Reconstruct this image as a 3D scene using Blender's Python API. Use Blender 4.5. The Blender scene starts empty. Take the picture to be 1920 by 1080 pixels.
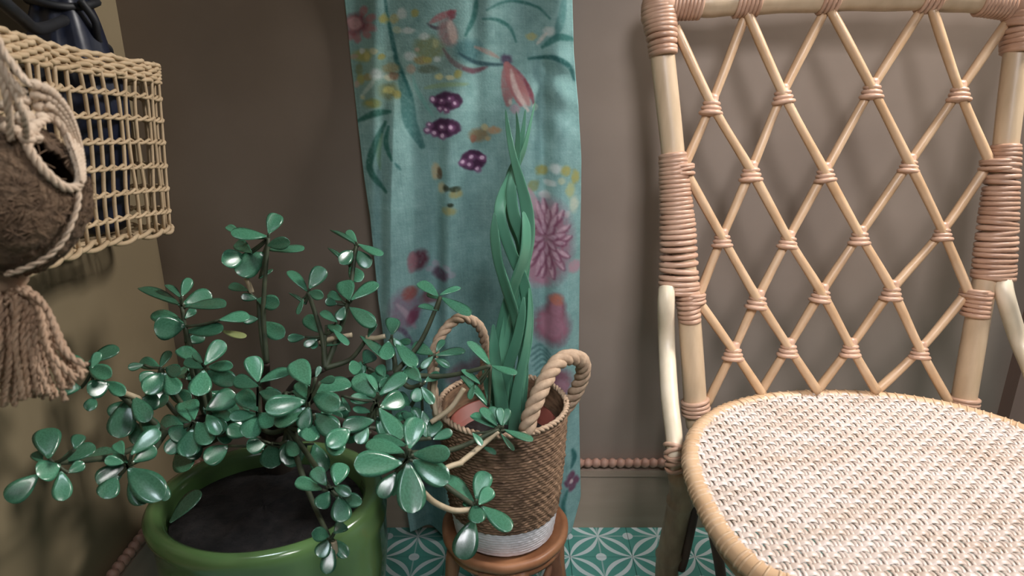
import bpy, math, random
import numpy as np
from mathutils import Vector, Matrix
random.seed(7)
rng = np.random.default_rng(7)
SC = bpy.context.scene
COL = SC.collection
PI = math.pi

# ------------------------------------------------------------------ camera, world, lights, exposure
H = 0.88
PITCH = math.radians(19.0)
F = 1300.0
CP, SP = math.cos(PITCH), math.sin(PITCH)
cam_data = bpy.data.cameras.new('camera')
cam_data.sensor_width = 36.0
cam_data.lens = F / 1920 * 36
cam_data.clip_start = 0.02
cam_data.dof.use_dof = True
cam_data.dof.focus_distance = 1.12
cam_data.dof.aperture_fstop = 9.0
cam = bpy.data.objects.new('camera', cam_data)
cam.location = (0, 0, H)
cam.rotation_euler = (PI / 2 - PITCH, 0, 0)
COL.objects.link(cam)
SC.camera = cam

world = bpy.data.worlds.new('world')
SC.world = world
world.use_nodes = True
wbg = world.node_tree.nodes['Background']
wbg.inputs[0].default_value = (0.80, 0.86, 1.0, 1)
wbg.inputs[1].default_value = 0.03


def area(name, loc, target, sx, sy, power, color, spread=180):
    d = bpy.data.lights.new(name, 'AREA')
    d.shape = 'RECTANGLE'
    d.size, d.size_y = sx, sy
    d.energy = power
    d.color = color
    d.spread = math.radians(spread)
    o = bpy.data.objects.new(name, d)
    o.location = loc
    o.rotation_euler = (Vector(target) - Vector(loc)).to_track_quat('-Z', 'Y').to_euler()
    COL.objects.link(o)
    return o


area('raking_light', (1.20, 0.92, 1.70), (-0.35, 0.85, 0.45), 0.30, 0.32, 30, (1.0, 0.95, 0.90))  # main light from the upper right, raking along the back wall
area('chair_fill', (0.29, -0.28, 1.60), (0.38, 1.1, 0.40), 0.36, 0.36, 2.15, (0.97, 0.955, 1.0), 53)  # added narrow beam: brightens chair and right wall, leaves the left dark
area('pouch_fill', (0.25, -0.35, 1.45), (-0.42, 0.52, 0.62), 0.25, 0.25, 0.22, (1.0, 0.96, 0.92), 40)  # added frontal fill for the pouch and tassel, misses the back wall
area('plant_fill', (-0.32, 0.25, 1.95), (-0.27, 0.70, 0.4), 0.35, 0.30, 0.40, (0.80, 0.92, 1.0), 44)  # added cool overhead fill that gives the jade leaves their highlights
area('room_fill', (0.25, -1.0, 1.35), (0.2, 1.0, 0.5), 0.5, 0.4, 0.35, (0.93, 0.96, 1.0), 120)  # added weak fill from behind the camera

SC.view_settings.view_transform = 'Standard'
SC.view_settings.look = 'None'
SC.view_settings.gamma = 1.0
SC.view_settings.use_curve_mapping = False
SC.view_settings.exposure = 0.0


# ------------------------------------------------------------------ projection helpers (photo pixel -> point in the room)
def ray(px, py):
    a, b = (px - 960) / F, (540 - py) / F
    return np.array([a, CP + b * SP, -SP + b * CP])


CAM = np.array([0, 0, H])


def PY(px, py, Y):
    r = ray(px, py)
    return CAM + r * (Y / r[1])


def PZ(px, py, Z):
    r = ray(px, py)
    return CAM + r * ((Z - H) / r[2])


def depth(p):
    return p[1] * CP + (H - p[2]) * SP


def PD(px, py, zc):
    return CAM + ray(px, py) * zc


# ------------------------------------------------------------------ object helpers
def obj(name, mesh, parent=None, loc=None):
    o = bpy.data.objects.new(name, mesh)
    COL.objects.link(o)
    if parent is not None:
        o.parent = parent
    if loc is not None:
        o.location = loc
    return o


def tag(o, label, cat, group=None, kind=None):
    if label: o['label'] = label
    if cat: o['category'] = cat
    if group: o['group'] = group
    if kind: o['kind'] = kind
    return o


def thing(name, label, cat, loc=(0, 0, 0), group=None):
    o = bpy.data.objects.new(name, None)
    o.empty_display_size = 0.05
    o.location = loc
    COL.objects.link(o)
    return tag(o, label, cat, group)


class MB:
    def __init__(self, origin=(0, 0, 0)):
        self.v, self.f = [], []
        self.o = np.array(origin, float)
        self.n = 0

    def add(self, verts, faces):
        verts = np.asarray(verts, float) - self.o
        b = self.n
        self.v.append(verts)
        self.n += len(verts)
        self.f.extend([tuple(i + b for i in q) for q in faces])

    def grid(self, P, closeu=False, closev=False):
        nv, nu = P.shape[:2]
        fs = []
        for j in range(nv if closev else nv - 1):
            j2 = (j + 1) % nv
            for i in range(nu if closeu else nu - 1):
                i2 = (i + 1) % nu
                fs.append((j * nu + i, j * nu + i2, j2 * nu + i2, j2 * nu + i))
        self.add(P.reshape(-1, 3), fs)

    def tube(self, pts, rad, seg=8, caps=True, closed=False, ell=1.0, up=None):
        pts = np.asarray(pts, float)
        n = len(pts)
        rad = np.full(n, rad, float) if np.isscalar(rad) else np.asarray(rad, float)
        T, N, B = frames(pts, closed, up)
        a = np.linspace(0, 2 * PI, seg, endpoint=False)
        ring = (pts[:, None, :] + rad[:, None, None] * (np.cos(a)[None, :, None] * N[:, None, :] +
                ell * np.sin(a)[None, :, None] * B[:, None, :]))
        nb = self.n
        self.grid(ring, closeu=True, closev=closed)
        if caps and not closed:
            self.f.append(tuple(nb + i for i in range(seg))[::-1])
            self.f.append(tuple(nb + (n - 1) * seg + i for i in range(seg)))

    def box(self, lo, hi):
        x0, y0, z0 = lo
        x1, y1, z1 = hi
        v = [(x0, y0, z0), (x1, y0, z0), (x1, y1, z0), (x0, y1, z0), (x0, y0, z1), (x1, y0, z1), (x1, y1, z1), (x0, y1, z1)]
        self.add(v, [(3, 2, 1, 0), (4, 5, 6, 7), (0, 1, 5, 4), (1, 2, 6, 5), (2, 3, 7, 6), (3, 0, 4, 7)])

    def lathe(self, prof, center, seg=32, caps=True, fn=None, sq=(1, 1)):
        """prof: list of (radius, z); fn(angle, i)->radius factor"""
        a = np.linspace(0, 2 * PI, seg, endpoint=False)
        P = np.zeros((len(prof), seg, 3))
        for i, (r, z) in enumerate(prof):
            k = np.array([fn(t, i) for t in a]) if fn else 1.0
            P[i, :, 0] = center[0] + r * k * np.cos(a) * sq[0]
            P[i, :, 1] = center[1] + r * k * np.sin(a) * sq[1]
            P[i, :, 2] = center[2] + z
        nb = self.n
        self.grid(P, closeu=True)
        if caps:
            m = len(prof)
            self.f.append(tuple(nb + i for i in range(seg))[::-1])
            self.f.append(tuple(nb + (m - 1) * seg + i for i in range(seg)))

    def ball(self, c, r, seg=10, rings=6, sc=(1, 1, 1)):
        P = np.zeros((rings + 1, seg, 3))
        for j in range(rings + 1):
            th = PI * j / rings
            for i in range(seg):
                ph = 2 * PI * i / seg
                P[j, i] = (c[0] + r * sc[0] * max(math.sin(th), 0.01) * math.cos(ph),
                           c[1] + r * sc[1] * max(math.sin(th), 0.01) * math.sin(ph),
                           c[2] - r * sc[2] * math.cos(th))
        self.grid(P, closeu=True)

    def mesh(self, name, mat, smooth=True):
        me = bpy.data.meshes.new(name)
        V = np.concatenate(self.v) if self.v else np.zeros((0, 3))
        me.from_pydata(V.tolist(), [], self.f)
        if smooth:
            me.polygons.foreach_set('use_smooth', [True] * len(me.polygons))
        if mat: me.materials.append(mat)
        me.update()
        return me

    def build(self, name, mat, parent=None, smooth=True):
        return obj(name, self.mesh(name, mat, smooth), parent, tuple(self.o) if parent is None else None)


def frames(pts, closed=False, up=None):
    n = len(pts)
    T = np.zeros_like(pts)
    if closed:
        T = np.roll(pts, -1, 0) - np.roll(pts, 1, 0)
    else:
        T[1:-1] = pts[2:] - pts[:-2]
        T[0] = pts[1] - pts[0]
        T[-1] = pts[-1] - pts[-2]
    T /= np.maximum(np.linalg.norm(T, axis=1, keepdims=True), 1e-9)
    N = np.zeros_like(pts)
    if up is not None:
        u = np.asarray(up, float)
        for i in range(n):
            q = u - T[i] * np.dot(u, T[i])
            N[i] = q / max(np.linalg.norm(q), 1e-9)
    else:
        u = np.array([0, 0, 1.0]) if abs(T[0][2]) < 0.9 else np.array([1.0, 0, 0])
        q = u - T[0] * np.dot(u, T[0])
        N[0] = q / np.linalg.norm(q)
        for i in range(1, n):
            q = N[i - 1] - T[i] * np.dot(N[i - 1], T[i])
            N[i] = q / max(np.linalg.norm(q), 1e-9)
    B = np.cross(T, N)
    return T, N, B


def smooth(pts, n=24, closed=False):
    """Catmull-Rom through the points (any dimension), n samples"""
    P = np.asarray(pts, float)
    m = len(P)
    if m == 2 and not closed:
        t = np.linspace(0, 1, n)[:, None]
        return P[0] * (1 - t) + P[1] * t
    out = []
    ts = np.linspace(0, m if closed else m - 1, n, endpoint=not closed)
    for t in ts:
        i = int(math.floor(t))
        if not closed: i = min(i, m - 2)
        u = t - i
        g = (lambda k: P[k % m]) if closed else (lambda k: P[min(max(k, 0), m - 1)])
        p0, p1, p2, p3 = g(i - 1), g(i), g(i + 1), g(i + 2)
        out.append(0.5 * ((2 * p1) + (-p0 + p2) * u + (2 * p0 - 5 * p1 + 4 * p2 - p3) * u * u + (-p0 + 3 * p1 - 3 * p2 + p3) * u ** 3))
    return np.array(out)


def rope(mb, pts, R, strands=3, pitch=0.03, n=60, seg=6, closed=False):
    pts = smooth(pts, n, closed)
    T, N, B = frames(pts, closed)
    d = np.concatenate([[0], np.cumsum(np.linalg.norm(np.diff(pts, axis=0), axis=1))])
    for k in range(strands):
        ph = 2 * PI * (d / pitch + k / strands)
        c = pts + R * 0.5 * (np.cos(ph)[:, None] * N + np.sin(ph)[:, None] * B)
        mb.tube(c, R * 0.56, seg=seg, closed=closed)


# ------------------------------------------------------------------ materials
def srgb(c):
    c = np.asarray(c, float) / 255.0
    return np.where(c <= 0.04045, c / 12.92, ((c + 0.055) / 1.055) ** 2.4)


def mat(name, c1, c2=None, scale=20.0, rough=0.5, stretch=(1, 1, 1), bump=0.0, bscale=None, bdist=0.002, spec=0.5,
        coat=0.0, sss=0.0, detail=4.0, obj_rand=0.0, coords='Object', transl=0.0):
    m = bpy.data.materials.new(name)
    m.use_nodes = True
    nt = m.node_tree
    b = nt.nodes['Principled BSDF']
    b.inputs['Roughness'].default_value = rough
    b.inputs['Specular IOR Level'].default_value = spec
    if coat:
        b.inputs['Coat Weight'].default_value = coat
        b.inputs['Coat Roughness'].default_value = 0.12
    l1 = (*srgb(c1), 1)
    tc = nt.nodes.new('ShaderNodeTexCoord')
    mp = nt.nodes.new('ShaderNodeMapping')
    mp.inputs['Scale'].default_value = stretch
    nt.links.new(tc.outputs[coords], mp.inputs[0])
    if c2 is not None:
        l2 = (*srgb(c2), 1)
        no = nt.nodes.new('ShaderNodeTexNoise')
        no.inputs['Scale'].default_value = scale
        no.inputs['Detail'].default_value = detail
        nt.links.new(mp.outputs[0], no.inputs[0])
        cr = nt.nodes.new('ShaderNodeValToRGB')
        cr.color_ramp.elements[0].position = 0.32
        cr.color_ramp.elements[1].position = 0.68
        cr.color_ramp.elements[0].color = l1
        cr.color_ramp.elements[1].color = l2
        nt.links.new(no.outputs[0], cr.inputs[0])
        out = cr.outputs[0]
        if obj_rand:
            oi = nt.nodes.new('ShaderNodeObjectInfo')
            ma = nt.nodes.new('ShaderNodeMapRange')
            ma.inputs['To Min'].default_value = 1 - obj_rand
            ma.inputs['To Max'].default_value = 1 + obj_rand
            nt.links.new(oi.outputs['Random'], ma.inputs[0])
            hs = nt.nodes.new('ShaderNodeHueSaturation')
            nt.links.new(ma.outputs[0], hs.inputs['Value'])
            nt.links.new(out, hs.inputs['Color'])
            out = hs.outputs[0]
        nt.links.new(out, b.inputs['Base Color'])
    else:
        b.inputs['Base Color'].default_value = l1
    if bump:
        nb = nt.nodes.new('ShaderNodeTexNoise')
        nb.inputs['Scale'].default_value = bscale or scale
        nb.inputs['Detail'].default_value = 5
        nt.links.new(mp.outputs[0], nb.inputs[0])
        bp = nt.nodes.new('ShaderNodeBump')
        bp.inputs['Strength'].default_value = bump
        bp.inputs['Distance'].default_value = bdist
        nt.links.new(nb.outputs[0], bp.inputs['Height'])
        nt.links.new(bp.outputs[0], b.inputs['Normal'])
    if sss:
        b.inputs['Subsurface Weight'].default_value = sss
        b.inputs['Subsurface Radius'].default_value = (0.004, 0.006, 0.003)
        b.inputs['Subsurface Scale'].default_value = 0.5
    return m


M = {}
M['wall'] = mat('polished_plaster', (132, 118, 106), (148, 134, 122), 3.5, 0.42, bump=0.25, bscale=9, bdist=0.003, detail=6, spec=0.4)
M['wall_left'] = mat('olive_plaster', (126, 112, 88), (142, 128, 102), 3.0, 0.5, bump=0.25, bscale=9, bdist=0.003, detail=6, spec=0.35)
M['trim'] = mat('painted_trim', (162, 143, 125), (176, 157, 139), 8, 0.45, stretch=(0.4, 0.4, 3), bump=0.1)
M['bead'] = mat('bead_wood', (158, 120, 104), (172, 134, 116), 30, 0.45)
M['door'] = mat('dark_door', (32, 29, 31), (40, 36, 36), 6, 0.5)
M['casing'] = mat('casing_wood', (128, 105, 95), (142, 118, 105), 8, 0.5, stretch=(2, 2, 0.4))
M['grout'] = mat('grout', (112, 128, 124), (96, 110, 108), 40, 0.85)
M['rattan'] = mat('rattan_pole', (184, 160, 130), (202, 178, 148), 14, 0.38, stretch=(4, 4, 0.7), bump=0.15, bscale=30, spec=0.5)
M['lashing'] = mat('cane_lashing', (196, 162, 126), (216, 186, 152), 18, 0.38)
M['rod'] = mat('rattan_rod', (190, 154, 116), (208, 176, 142), 18, 0.4, bump=0.1, obj_rand=0.10)
M['wrap'] = mat('rattan_wrap', (176, 138, 114), (200, 164, 140), 26, 0.36, bump=0.2, bscale=60, obj_rand=0.08)
M['arm'] = mat('pale_rattan', (214, 199, 172), (228, 214, 190), 14, 0.36, stretch=(3, 3, 0.6))
M['legwood'] = mat('aged_rattan', (146, 118, 92), (186, 158, 128), 16, 0.5, stretch=(3, 3, 0.8), bump=0.2)
M['darkleg'] = mat('dark_rattan', (84, 58, 50), (104, 76, 64), 16, 0.5, stretch=(3, 3, 0.8))
M['leaf'] = mat('jade_leaf', (58, 112, 84), (78, 134, 106), 18, 0.27, spec=0.7, coat=0.45, obj_rand=0.34, bump=0.05, bscale=40)
M['leaf_pale'] = mat('pale_leaf', (150, 150, 96), (130, 146, 98), 18, 0.4)
M['stem'] = mat('jade_stem', (50, 60, 44), (74, 80, 58), 60, 0.6, bump=0.2)
M['trunk'] = mat('jade_trunk', (48, 40, 34), (70, 56, 48), 30, 0.7, bump=0.4)
M['glaze'] = mat('green_glaze', (88, 122, 70), (110, 142, 90), 5, 0.16, stretch=(1, 1, 0.5), spec=0.6, coat=0.5, bump=0.1, bscale=8)
M['soil'] = mat('soil', (17, 15, 17), (42, 37, 37), 60, 0.9, bump=0.8, bscale=90, bdist=0.006)
M['snake'] = mat('blade_leaf', (70, 122, 98), (94, 148, 122), 14, 0.36, stretch=(1, 1, 0.3), spec=0.5, obj_rand=0.12)
M['seagrass'] = mat('seagrass', (92, 70, 52), (146, 116, 90), 110, 0.75, stretch=(0.5, 0.5, 1.4), bump=0.3, bscale=160)
M['whiteweave'] = mat('white_weave', (218, 215, 218), (232, 229, 232), 60, 0.6, bump=0.2, bscale=160)
M['jute'] = mat('jute_rope', (164, 138, 114), (192, 166, 140), 90, 0.8, bump=0.4, bscale=200)
M['terracotta'] = mat('terracotta_plastic', (128, 66, 56), (144, 80, 68), 12, 0.5)
M['stoolwood'] = mat('stool_wood', (138, 90, 60), (176, 124, 88), 22, 0.45, stretch=(1, 1, 0.4), bump=0.3, bscale=30)
M['bark'] = mat('bark_stick', (104, 66, 48), (150, 104, 76), 26, 0.65, stretch=(2, 2, 0.6), bump=0.5, bscale=40)
M['straw'] = mat('straw', (176, 152, 120), (198, 174, 142), 40, 0.6, bump=0.2, bscale=80, obj_rand=0.1)
M['coir'] = mat('coir', (74, 57, 44), (112, 90, 70), 60, 0.95, bump=1.0, bscale=120, bdist=0.006, detail=8)
M['fibre'] = mat('coir_fibre', (88, 68, 52), (124, 100, 78), 90, 0.9)
M['macrame'] = mat('cotton_cord', (190, 168, 146), (212, 190, 168), 70, 0.85, bump=0.4, bscale=180)
M['tassel'] = mat('jute_strand', (170, 140, 116), (192, 164, 140), 90, 0.9, bump=0.4, bscale=220, obj_rand=0.16)
M['navy'] = mat('navy_nylon', (13, 19, 36), (20, 28, 50), 16, 0.42, bump=0.3, bscale=30)
M['blackcord'] = mat('black_cord', (18, 20, 24), (28, 30, 36), 60, 0.6)


# tile material: crescents of overlapping circles between stars, dots between them
def tile_material(a):
    m = bpy.data.materials.new('cement_tile')
    m.use_nodes = True
    nt = m.node_tree
    b = nt.nodes['Principled BSDF']
    b.inputs['Roughness'].default_value = 0.45
    tc = nt.nodes.new('ShaderNodeTexCoord')
    sx = nt.nodes.new('ShaderNodeSeparateXYZ')
    nt.links.new(tc.outputs['Object'], sx.inputs[0])

    def mth(op, x, y=None, z=None):
        n = nt.nodes.new('ShaderNodeMath')
        n.operation = op
        for i, q in enumerate((x, y, z)):
            if q is None: continue
            if isinstance(q, (int, float)):
                n.inputs[i].default_value = q
            else:
                nt.links.new(q, n.inputs[i])
        return n.outputs[0]

    u = mth('ABSOLUTE', mth('DIVIDE', sx.outputs[0], a))
    v = mth('ABSOLUTE', mth('DIVIDE', sx.outputs[1], a))
    s = mth('DIVIDE', mth('ADD', u, v), 1.41421)
    t = mth('ABSOLUTE', mth('DIVIDE', mth('SUBTRACT', u, v), 1.41421))
    c = 0.35355
    q = mth('DIVIDE', mth('SUBTRACT', s, c), c)
    env = mth('MAXIMUM', mth('SUBTRACT', 1.0, mth('MULTIPLY', q, q)), 0.0)
    outer = mth('LESS_THAN', t, mth('MULTIPLY', env, 0.146))
    envi = mth('MAXIMUM', mth('SUBTRACT', mth('MULTIPLY', env, 1.12), 0.12), 0.0)
    inner = mth('LESS_THAN', t, mth('MULTIPLY', envi, 0.070))
    # dots at (0.5,0) and (0,0.5)
    d1 = mth('SQRT', mth('ADD', mth('POWER', mth('SUBTRACT', u, 0.5), 2.0), mth('POWER', v, 2.0)))
    d2 = mth('SQRT', mth('ADD', mth('POWER', mth('SUBTRACT', v, 0.5), 2.0), mth('POWER', u, 2.0)))
    dot = mth('LESS_THAN', mth('MINIMUM', d1, d2), 0.085)
    line = mth('MULTIPLY', mth('LESS_THAN', mth('MINIMUM', u, v), 0.012), 0.45)
    white = mth('MAXIMUM', mth('MAXIMUM', mth('SUBTRACT', outer, inner), dot), line)
    white = mth('MINIMUM', mth('MAXIMUM', white, 0.0), 1.0)
    no = nt.nodes.new('ShaderNodeTexNoise')
    no.inputs['Scale'].default_value = 35
    nt.links.new(tc.outputs['Object'], no.inputs[0])
    g = nt.nodes.new('ShaderNodeMix')
    g.data_type = 'RGBA'
    g.inputs['A'].default_value = (*srgb((66, 136, 124)), 1)
    g.inputs['B'].default_value = (*srgb((88, 154, 144)), 1)
    nt.links.new(no.outputs[0], g.inputs['Factor'])
    mx = nt.nodes.new('ShaderNodeMix')
    mx.data_type = 'RGBA'
    nt.links.new(white, mx.inputs['Factor'])
    nt.links.new(g.outputs['Result'], mx.inputs['A'])
    mx.inputs['B'].default_value = (*srgb((196, 208, 208)), 1)
    nt.links.new(mx.outputs['Result'], b.inputs['Base Color'])
    return m


# ------------------------------------------------------------------ the setting
YW, XL = 1.134, -0.60            # back wall plane, left wall plane
XR, YN, ZC = 2.2, -1.4, 2.5


def struct(name, mb, m, smooth_=False):
    o = mb.build(name, m, None, smooth_)
    o['kind'] = 'structure'
    return o


b = MB(); b.box((XL - 0.1, YN, -0.06), (XR, YW + 0.1, -0.006)); floor = struct('floor', b, M['grout'])
b = MB(); b.box((XL - 0.1, YW, 0), (XR, YW + 0.1, ZC)); wall_back = struct('wall_back', b, M['wall'])
b = MB(); b.box((XL - 0.1, YN, 0), (XL, YW, ZC)); wall_left = struct('wall_left', b, M['wall_left'])

# tiles, one star spacing wide
A = 0.1145
star = PZ(1186, 1044, 0.0)
M['tile'] = tile_material(A)
b = MB()
h = A / 2 - 0.0004
b.box((-h, -h, -0.006), (h, h, 0.0))
tile_me = b.mesh('tile', M['tile'], False)
nt_ = 0
i0 = math.floor((XL - star[0]) / A)
for i in range(i0, i0 + 21):
    for j in range(-10, 3):
        cx, cy = star[0] + (i + 0.5) * A, star[1] + (j + 0.5) * A
        if cx + h < XL or cy - h > YW: continue
        t = obj('tile', tile_me, floor, (cx, cy, random.uniform(-0.0004, 0.0)))
        nt_ += 1

# baseboard with a ledge and a beaded rail on top
zb = PY(1150, 893, YW - 0.012)[2]
zl = PY(1150, 881, YW - 0.012)[2]
zr = PY(1150, 868, YW - 0.010)[2]
b = MB()
b.box((XL, YW - 0.010, 0), (0.895, YW, zb))
b.box((XL, YW - 0.014, zb), (0.895, YW, zl))
bb = struct('baseboard_back', b, M['trim'])
b = MB()
b.box((XL, YN, 0), (XL + 0.010, YW, zb))
b.box((XL, YN, zb), (XL + 0.014, YW, zl))
bl = struct('baseboard_left', b, M['trim'])
pitch_b = 0.0153
b = MB(); b.ball((0, 0, 0), 0.0095, 10, 6, (0.92, 1, 1)); bead_me = b.mesh('bead', M['bead'])
b = MB(); b.tube([(XL, YW - 0.009, zr), (0.895, YW - 0.009, zr)], 0.0058, 8)
tb = struct('trim_1', b, M['bead'])
x = XL + 0.008
while x < 0.89:
    obj('bead', bead_me, tb, (x, YW - 0.010, zr)); x += pitch_b
b = MB(); b.tube([(XL + 0.009, -0.4, zr), (XL + 0.009, YW, zr)], 0.0058, 8)
tl = struct('trim_2', b, M['bead'])
y = YW - 0.012
while y > 0.2:
    o = obj('bead', bead_me, tl, (XL + 0.010, y, zr)); o.rotation_euler = (0, 0, PI / 2); y -= pitch_b

# door at the far right: casing post and dark leaf
b = MB(); b.box((0.895, YW - 0.030, 0), (0.950, YW, 2.05)); struct('trim_3', b, M['casing'])
b = MB(); b.box((0.95, YW - 0.012, 0), (1.70, YW, 2.0)); dr = struct('door_1', b, M['door'])
b = MB()
for (x0, x1, z0, z1) in ((1.02, 1.30, 0.15, 0.9), (1.36, 1.63, 0.15, 0.9), (1.02, 1.30, 1.0, 1.85), (1.36, 1.63, 1.0, 1.85)):
    b.box((x0, YW - 0.018, z0), (x1, YW - 0.012, z1))
b.build('door_panel', M['door'], dr, False)


# ------------------------------------------------------------------ floral scarf hung on the back wall
def build_scarf():
    NU, NV = 250, 640
    py = np.linspace(-150, 985, NV)
    le = np.array([(-150, 628), (0, 640), (120, 652), (240, 668), (330, 682), (400, 696), (560, 712), (620, 722), (740, 738), (850, 752), (985, 772)], float)
    re = np.array([(-150, 1072), (0, 1075), (100, 1078), (200, 1086), (300, 1091), (420, 1088), (560, 1086), (700, 1085), (850, 1087), (930, 1089), (985, 1070)], float)
    L = np.interp(py, le[:, 0], le[:, 1])
    R = np.interp(py, re[:, 0], re[:, 1])
    k = np.ones(9) / 9
    L[10:-10] = np.convolve(L, k, 'same')[10:-10]
    R[10:-10] = np.convolve(R, k, 'same')[10:-10]
    u = np.linspace(0, 1, NU)
    PX = L[:, None] + (R - L)[:, None] * u[None, :]
    PYY = np.repeat(py[:, None], NU, 1)
    # bottom hem sags a little
    PYY = PYY + 6 * np.sin(u * PI * 3)[None, :] * np.clip((PYY - 900) / 85, 0, 1)

    # folds: distance in front of the wall
    def g(c, w): return np.exp(-((PX - c) / w) ** 2)
    yy = PYY
    f1 = np.clip((yy - 140) / 250, 0, 1)
    right_ = 1 / (1 + np.exp(-(PX - 950) / 9))
    mid_ = 1 / (1 + np.exp(-(PX - 772 - 0.03 * (yy - 300)) / 8))
    off = 0.014 + 0.006 * np.sin(PX / 60.0)
    off = off + f1 * ((1 - mid_) * (0.050 - 0.00045 * np.abs(PX - 738)) + 0.008 * g(838, 22) + right_ * 0.040)
    off = off + f1 * (0.010 * np.sin((PX - 704) / 12.5 + yy / 260) * g(835, 52) + 0.014 * g(838, 16) + 0.006 * np.sin(PX / 9.0) * g(712, 16))
    off = off + 0.010 * g(1050, 26) - 0.010 * g(1018, 13) * np.clip((yy - 80) / 60, 0, 1)
    off = off - 0.022 * f1 * np.clip((PX - 1062) / 30, 0, 1)
    off = off + 0.006 * g(700 - 0.02 * yy, 18) * (1 - f1) - 0.005 * g(890, 18) * (1 - f1)
    off = off + 0.004 * np.sin(PX / 23 + yy / 90) * (0.5 + 0.5 * np.sin(yy / 130 + PX / 70))
    # cross wrinkles in the upper right
    off = off + 0.0035 * np.sin((yy - 0.45 * (PX - 1000)) / 11) * g(1045, 40) * np.exp(-((yy - 170) / 90) ** 2)
    off = np.clip(off, 0.004, 0.095)
    Y = YW - off
    a = (PX - 960) / F
    bb_ = (540 - PYY) / F
    ry = CP + bb_ * SP
    rz = -SP + bb_ * CP
    # keep the outline independent of the fold depth: take x,z on a flat sheet, then push y
    t = (YW - 0.03) / ry
    V = np.stack([a * t, Y, H + rz * t], -1)
    V[..., 2] = np.maximum(V[..., 2], 0.006)
    # ---------------- print, in sheet coordinates
    C = np.zeros((NV, NU, 3)) + np.array([130, 168, 165.0])
    n1 = sum(np.sin(PX / s1 + p1) * np.sin(PYY / s2 + p2) for s1, s2, p1, p2 in ((31, 47, 0, 1), (17, 29, 2, 0.5), (53, 23, 1, 3)))
    C += n1[..., None] * np.array([3, 4, 4.0])
    C += rng.normal(0, 3.2, (NV, NU, 1))
    C += (rng.normal(0, 2.2, (1, NU, 1)) + rng.normal(0, 1.6, (NV, 1, 1)))

    def mixm(mask, col):
        nonlocal C
        C = C * (1 - mask[..., None]) + np.array(col, float) * mask[..., None]

    def vnoise(sc, seed):
        r_ = np.random.default_rng(seed)
        gx, gy = int(500 / sc) + 3, int(1200 / sc) + 3
        G = r_.normal(0, 1, (gy, gx))
        fx = np.clip((PX - 600) / sc, 0, gx - 2.001); fy = np.clip((PYY + 160) / sc, 0, gy - 2.001)
        ix, iy = fx.astype(int), fy.astype(int)
        tx, ty = fx - ix, fy - iy
        tx = tx * tx * (3 - 2 * tx); ty = ty * ty * (3 - 2 * ty)
        return (G[iy, ix] * (1 - tx) + G[iy, ix + 1] * tx) * (1 - ty) + (G[iy + 1, ix] * (1 - tx) + G[iy + 1, ix + 1] * tx) * ty
    nA, nB, nC = vnoise(5, 1), vnoise(9, 2), vnoise(4, 3)
    C += (vnoise(14, 4) * 5)[..., None] + (nA * 2.5)[..., None]
    wob = 3.0 * nA + 3.5 * nB + 1.2 * np.sin(PX / 5.3 + PYY / 7.1) + 2.0 * np.sin(PX / 8.7 - PYY / 4.9)

    def blob(cx, cy, rx, ry_, col, al=0.9, ang=0, soft=0.6):
        al = al * np.clip(0.93 + 0.12 * nC, 0.5, 1.0)
        ca, sa = math.cos(math.radians(ang)), math.sin(math.radians(ang))
        dx, dy = PX - cx, PYY - cy
        q = np.sqrt(((dx * ca + dy * sa) / rx) ** 2 + ((-dx * sa + dy * ca) / ry_) ** 2) + wob / (2.5 * (rx + ry_))
        mixm(al * np.clip((1 + soft / 2 - q) / soft, 0, 1), col)

    def stroke(pts, w, col, al=0.85, taper=True):
        P = smooth(pts, 64)
        dmin = np.full(PX.shape, 1e9)
        ws = np.full(PX.shape, 1.0)
        for i, (x_, y_) in enumerate(P):
            tt = i / 63
            wl = w / 2 * (0.35 + 0.65 * math.sin(PI * min(max(tt, 0.05), 0.95))) if taper else w / 2
            d = np.hypot(PX - x_, PYY - y_) - wl + wob * 0.15
            dmin = np.minimum(dmin, d)
        mixm(al * np.clip(0.5 - (dmin - 0.12 * wob) / 4.0, 0, 1) * np.clip(0.92 + 0.15 * nC, 0.4, 1.0), col)

    mixm(0.30 * np.exp(-((PX - 705) / 60) ** 2 - ((PYY - 150) / 60) ** 2), (118, 128, 96))
    mixm(0.25 * np.exp(-((PX - 820) / 45) ** 2 - ((PYY - 120) / 50) ** 2), (120, 122, 104))
    DT, DT2, LT = (38, 88, 86), (52, 106, 100), (112, 164, 156)
    YE, WH, OL, PK, DR, BE = (160, 156, 92), (196, 208, 204), (122, 134, 100), (172, 112, 116), (120, 66, 76), (172, 156, 138)
    # upper left
    stroke([(717, -10), (725, 40), (733, 80), (741, 115), (752, 138), (768, 180)], 9, DT)
    stroke([(748, 140), (760, 180), (768, 230), (790, 275)], 26, DT, 0.6)  # broad dark teal band, blended in at part strength
    stroke([(772, 145), (780, 170), (795, 195), (810, 218)], 9, LT)
    for dx, dy in ((28, -10), (30, 8), (20, 20), (2, 26), (14, -24), (-10, 22)):
        blob(662 + dx, 43 + dy, 11, 8, PK, 0.75, math.degrees(math.atan2(dy, dx)))
    blob(662, 43, 21, 19, (120, 66, 76), 0.9); blob(658, 43, 14, 13, (190, 152, 152), 0.95)
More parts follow.
